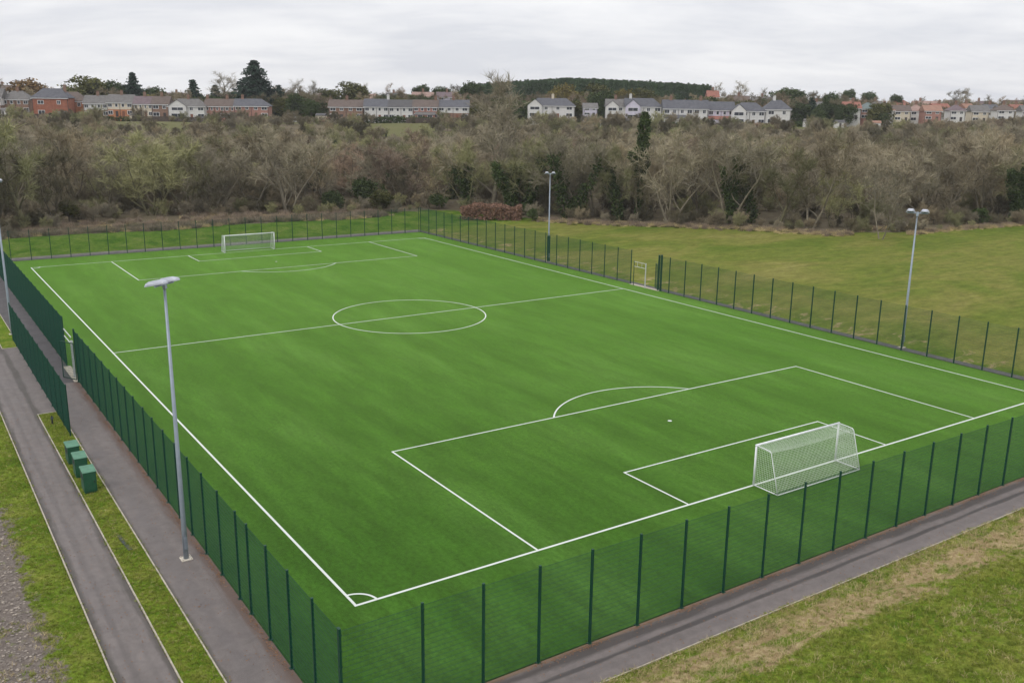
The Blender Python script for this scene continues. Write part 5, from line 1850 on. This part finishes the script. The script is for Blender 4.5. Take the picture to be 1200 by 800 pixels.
def board_fence(label, u0, u1, D, h=1.7):
    (xa, ya), (xb, yb) = lat_at(u0, D), lat_at(u1, D)
    ln = math.hypot(xb - xa, yb - ya); an = math.atan2(yb - ya, xb - xa)
    o = thing('garden_fence', label, 'fence', (xa, ya, gz((xa + xb) / 2, (ya + yb) / 2)), an, 'garden fences')
    n = max(2, int(ln / 2.4))
    b = MB()
    k = int(ln / .16)
    for i in range(k):
        b.box(i * ln / k, (i + .88) * ln / k, -.01, .01, -.4, h + .03 * math.sin(i * 12.9))
    b.build('boards', M['gardenfence'], o)
    for i in range(n + 1):
        b = MB(); b.box(-.05, .05, .012, .11, -.5, h + .08); b.build('post', M['gardenfence'], o, loc=(i * ln / n, 0, 0))
    return o


for a, c, D, lab in ((62, 90, 333, 'dark board fence below the big red house'), (178, 218, 333, 'dark board fence below the cream semi'), (218, 262, 334, 'dark board fence below the white gabled pair'),
                     (480, 515, 333, 'dark board fence along the field below the central terrace'), (735, 765, 331, 'dark board fence below the grey gabled white pair'), (815, 842, 330, 'dark board fence below the lavender house')):
    board_fence(lab, a, c, D)


# ------------------------------------------------------------------ sky and light
def build_world():
    w = bpy.data.worlds.new('World'); scene.world = w; w.use_nodes = True
    nt = w.node_tree
    bg = nt.nodes['Background']
    sky = nd(nt, 'ShaderNodeTexSky', sky_type='NISHITA')
    sky.sun_disc = False
    sky.sun_elevation = math.radians(SUN_EL)
    sky.sun_rotation = math.radians(SUN_ROT)
    sky.air_density = 1.0; sky.dust_density = 2.0
    tc = nd(nt, 'ShaderNodeTexCoord').outputs['Generated']
    sp_ = nd(nt, 'ShaderNodeSeparateXYZ'); nt.links.new(tc, sp_.inputs[0])
    zc = mth(nt, 'MAXIMUM', sp_.outputs[2], 0.0)
    dz = mth(nt, 'ADD', zc, .22)
    # cloud deck: directions projected on a flat layer, stretched across the view
    a = mth(nt, 'ADD', mth(nt, 'MULTIPLY', sp_.outputs[0], float(RGT[0])), mth(nt, 'MULTIPLY', sp_.outputs[1], float(RGT[1])))
    f = mth(nt, 'ADD', mth(nt, 'MULTIPLY', sp_.outputs[0], float(FWD[0])), mth(nt, 'MULTIPLY', sp_.outputs[1], float(FWD[1])))
    cx = nd(nt, 'ShaderNodeCombineXYZ')
    nt.links.new(mth(nt, 'MULTIPLY', mth(nt, 'DIVIDE', a, dz), .55), cx.inputs[0])
    nt.links.new(mth(nt, 'MULTIPLY', mth(nt, 'DIVIDE', f, dz), 1.0), cx.inputs[1])
    n1 = noise(nt, 1.5, 6, cx.outputs[0], .55, .5)
    n2 = noise(nt, 4.5, 5, cx.outputs[0], .6, .4)
    k = mth(nt, 'ADD', mth(nt, 'MULTIPLY', n1, .7), mth(nt, 'MULTIPLY', n2, .3))
    S = 1.0
    cl = ramp(nt, k, [(.38, (7.5 * S, 7.65 * S, 8.15 * S)), (.50, (8.7 * S, 8.75 * S, 9.05 * S)), (.60, (9.6 * S, 9.6 * S, 9.75 * S))])
    zen = mth(nt, 'ADD', mth(nt, 'MULTIPLY', zc, .55), 1.0)
    cl2 = nd(nt, 'ShaderNodeVectorMath', operation='SCALE')
    nt.links.new(cl, cl2.inputs[0]); nt.links.new(zen, cl2.inputs['Scale'])
    c = mix(nt, .94, sky.outputs[0], cl2.outputs[0])
    nt.links.new(c, bg.inputs['Color'])
    bg.inputs['Strength'].default_value = .1


SUN_EL, SUN_AZ = 48.0, 250.0      # azimuth measured clockwise from +Y
SUN_ROT = SUN_AZ
build_world()
sl = bpy.data.lights.new('sun', 'SUN'); sl.energy = 1.0; sl.angle = math.radians(14); sl.color = (1, .96, .90)
so = bpy.data.objects.new('sun', sl); COL.objects.link(so)
az = math.radians(SUN_AZ); el = math.radians(SUN_EL)
dirv = Vector((math.sin(az) * math.cos(el), math.cos(az) * math.cos(el), math.sin(el)))
so.rotation_euler = dirv.to_track_quat('Z', 'Y').to_euler()
so.location = (0, 0, 80)

# ------------------------------------------------------------------ thin damp air
hz = MB(); hz.box(-1000, 1560, -340, 1560, -25, 60)
hm = bpy.data.materials.new('haze'); hm.use_nodes = True
hn = hm.node_tree
hn.nodes.remove(hn.nodes['Principled BSDF'])
pv = hn.nodes.new('ShaderNodeVolumePrincipled')
pv.inputs['Color'].default_value = (.93, .95, 1, 1)
pv.inputs['Density'].default_value = .00013
hn.links.new(pv.outputs[0], hn.nodes['Material Output'].inputs['Volume'])
ho = hz.build('haze', hm); ho['kind'] = 'stuff'; ho['label'] = 'thin haze over the far hillside'

# ------------------------------------------------------------------ camera
cd = bpy.data.cameras.new('camera'); co = bpy.data.objects.new('camera', cd); COL.objects.link(co)
mw = Matrix(((CM[0][0], CM[1][0], -CM[2][0], CAM[0]), (CM[0][1], CM[1][1], -CM[2][1], CAM[1]), (CM[0][2], CM[1][2], -CM[2][2], CAM[2]), (0, 0, 0, 1)))
co.matrix_world = mw
cd.sensor_width = 36; cd.lens = FPX / 1200 * 36
cd.clip_start = .5; cd.clip_end = 5000
scene.camera = co

vs = scene.view_settings
vs.view_transform = 'Standard'; vs.look = 'None'; vs.exposure = 0.0; vs.gamma = 1.0
scene.cycles.use_denoising = True
scene.cycles.max_bounces = 5
scene.cycles.diffuse_bounces = 3
scene.cycles.transparent_max_bounces = 8

for lab, os_ in LABELS.items():
    if len(os_) > 1 and len({g for _, g in os_}) > 1 or (len(os_) > 1 and os_[0][1] is None):
        print('SAME LABEL', lab, os_)
print('objects', len(scene.objects))
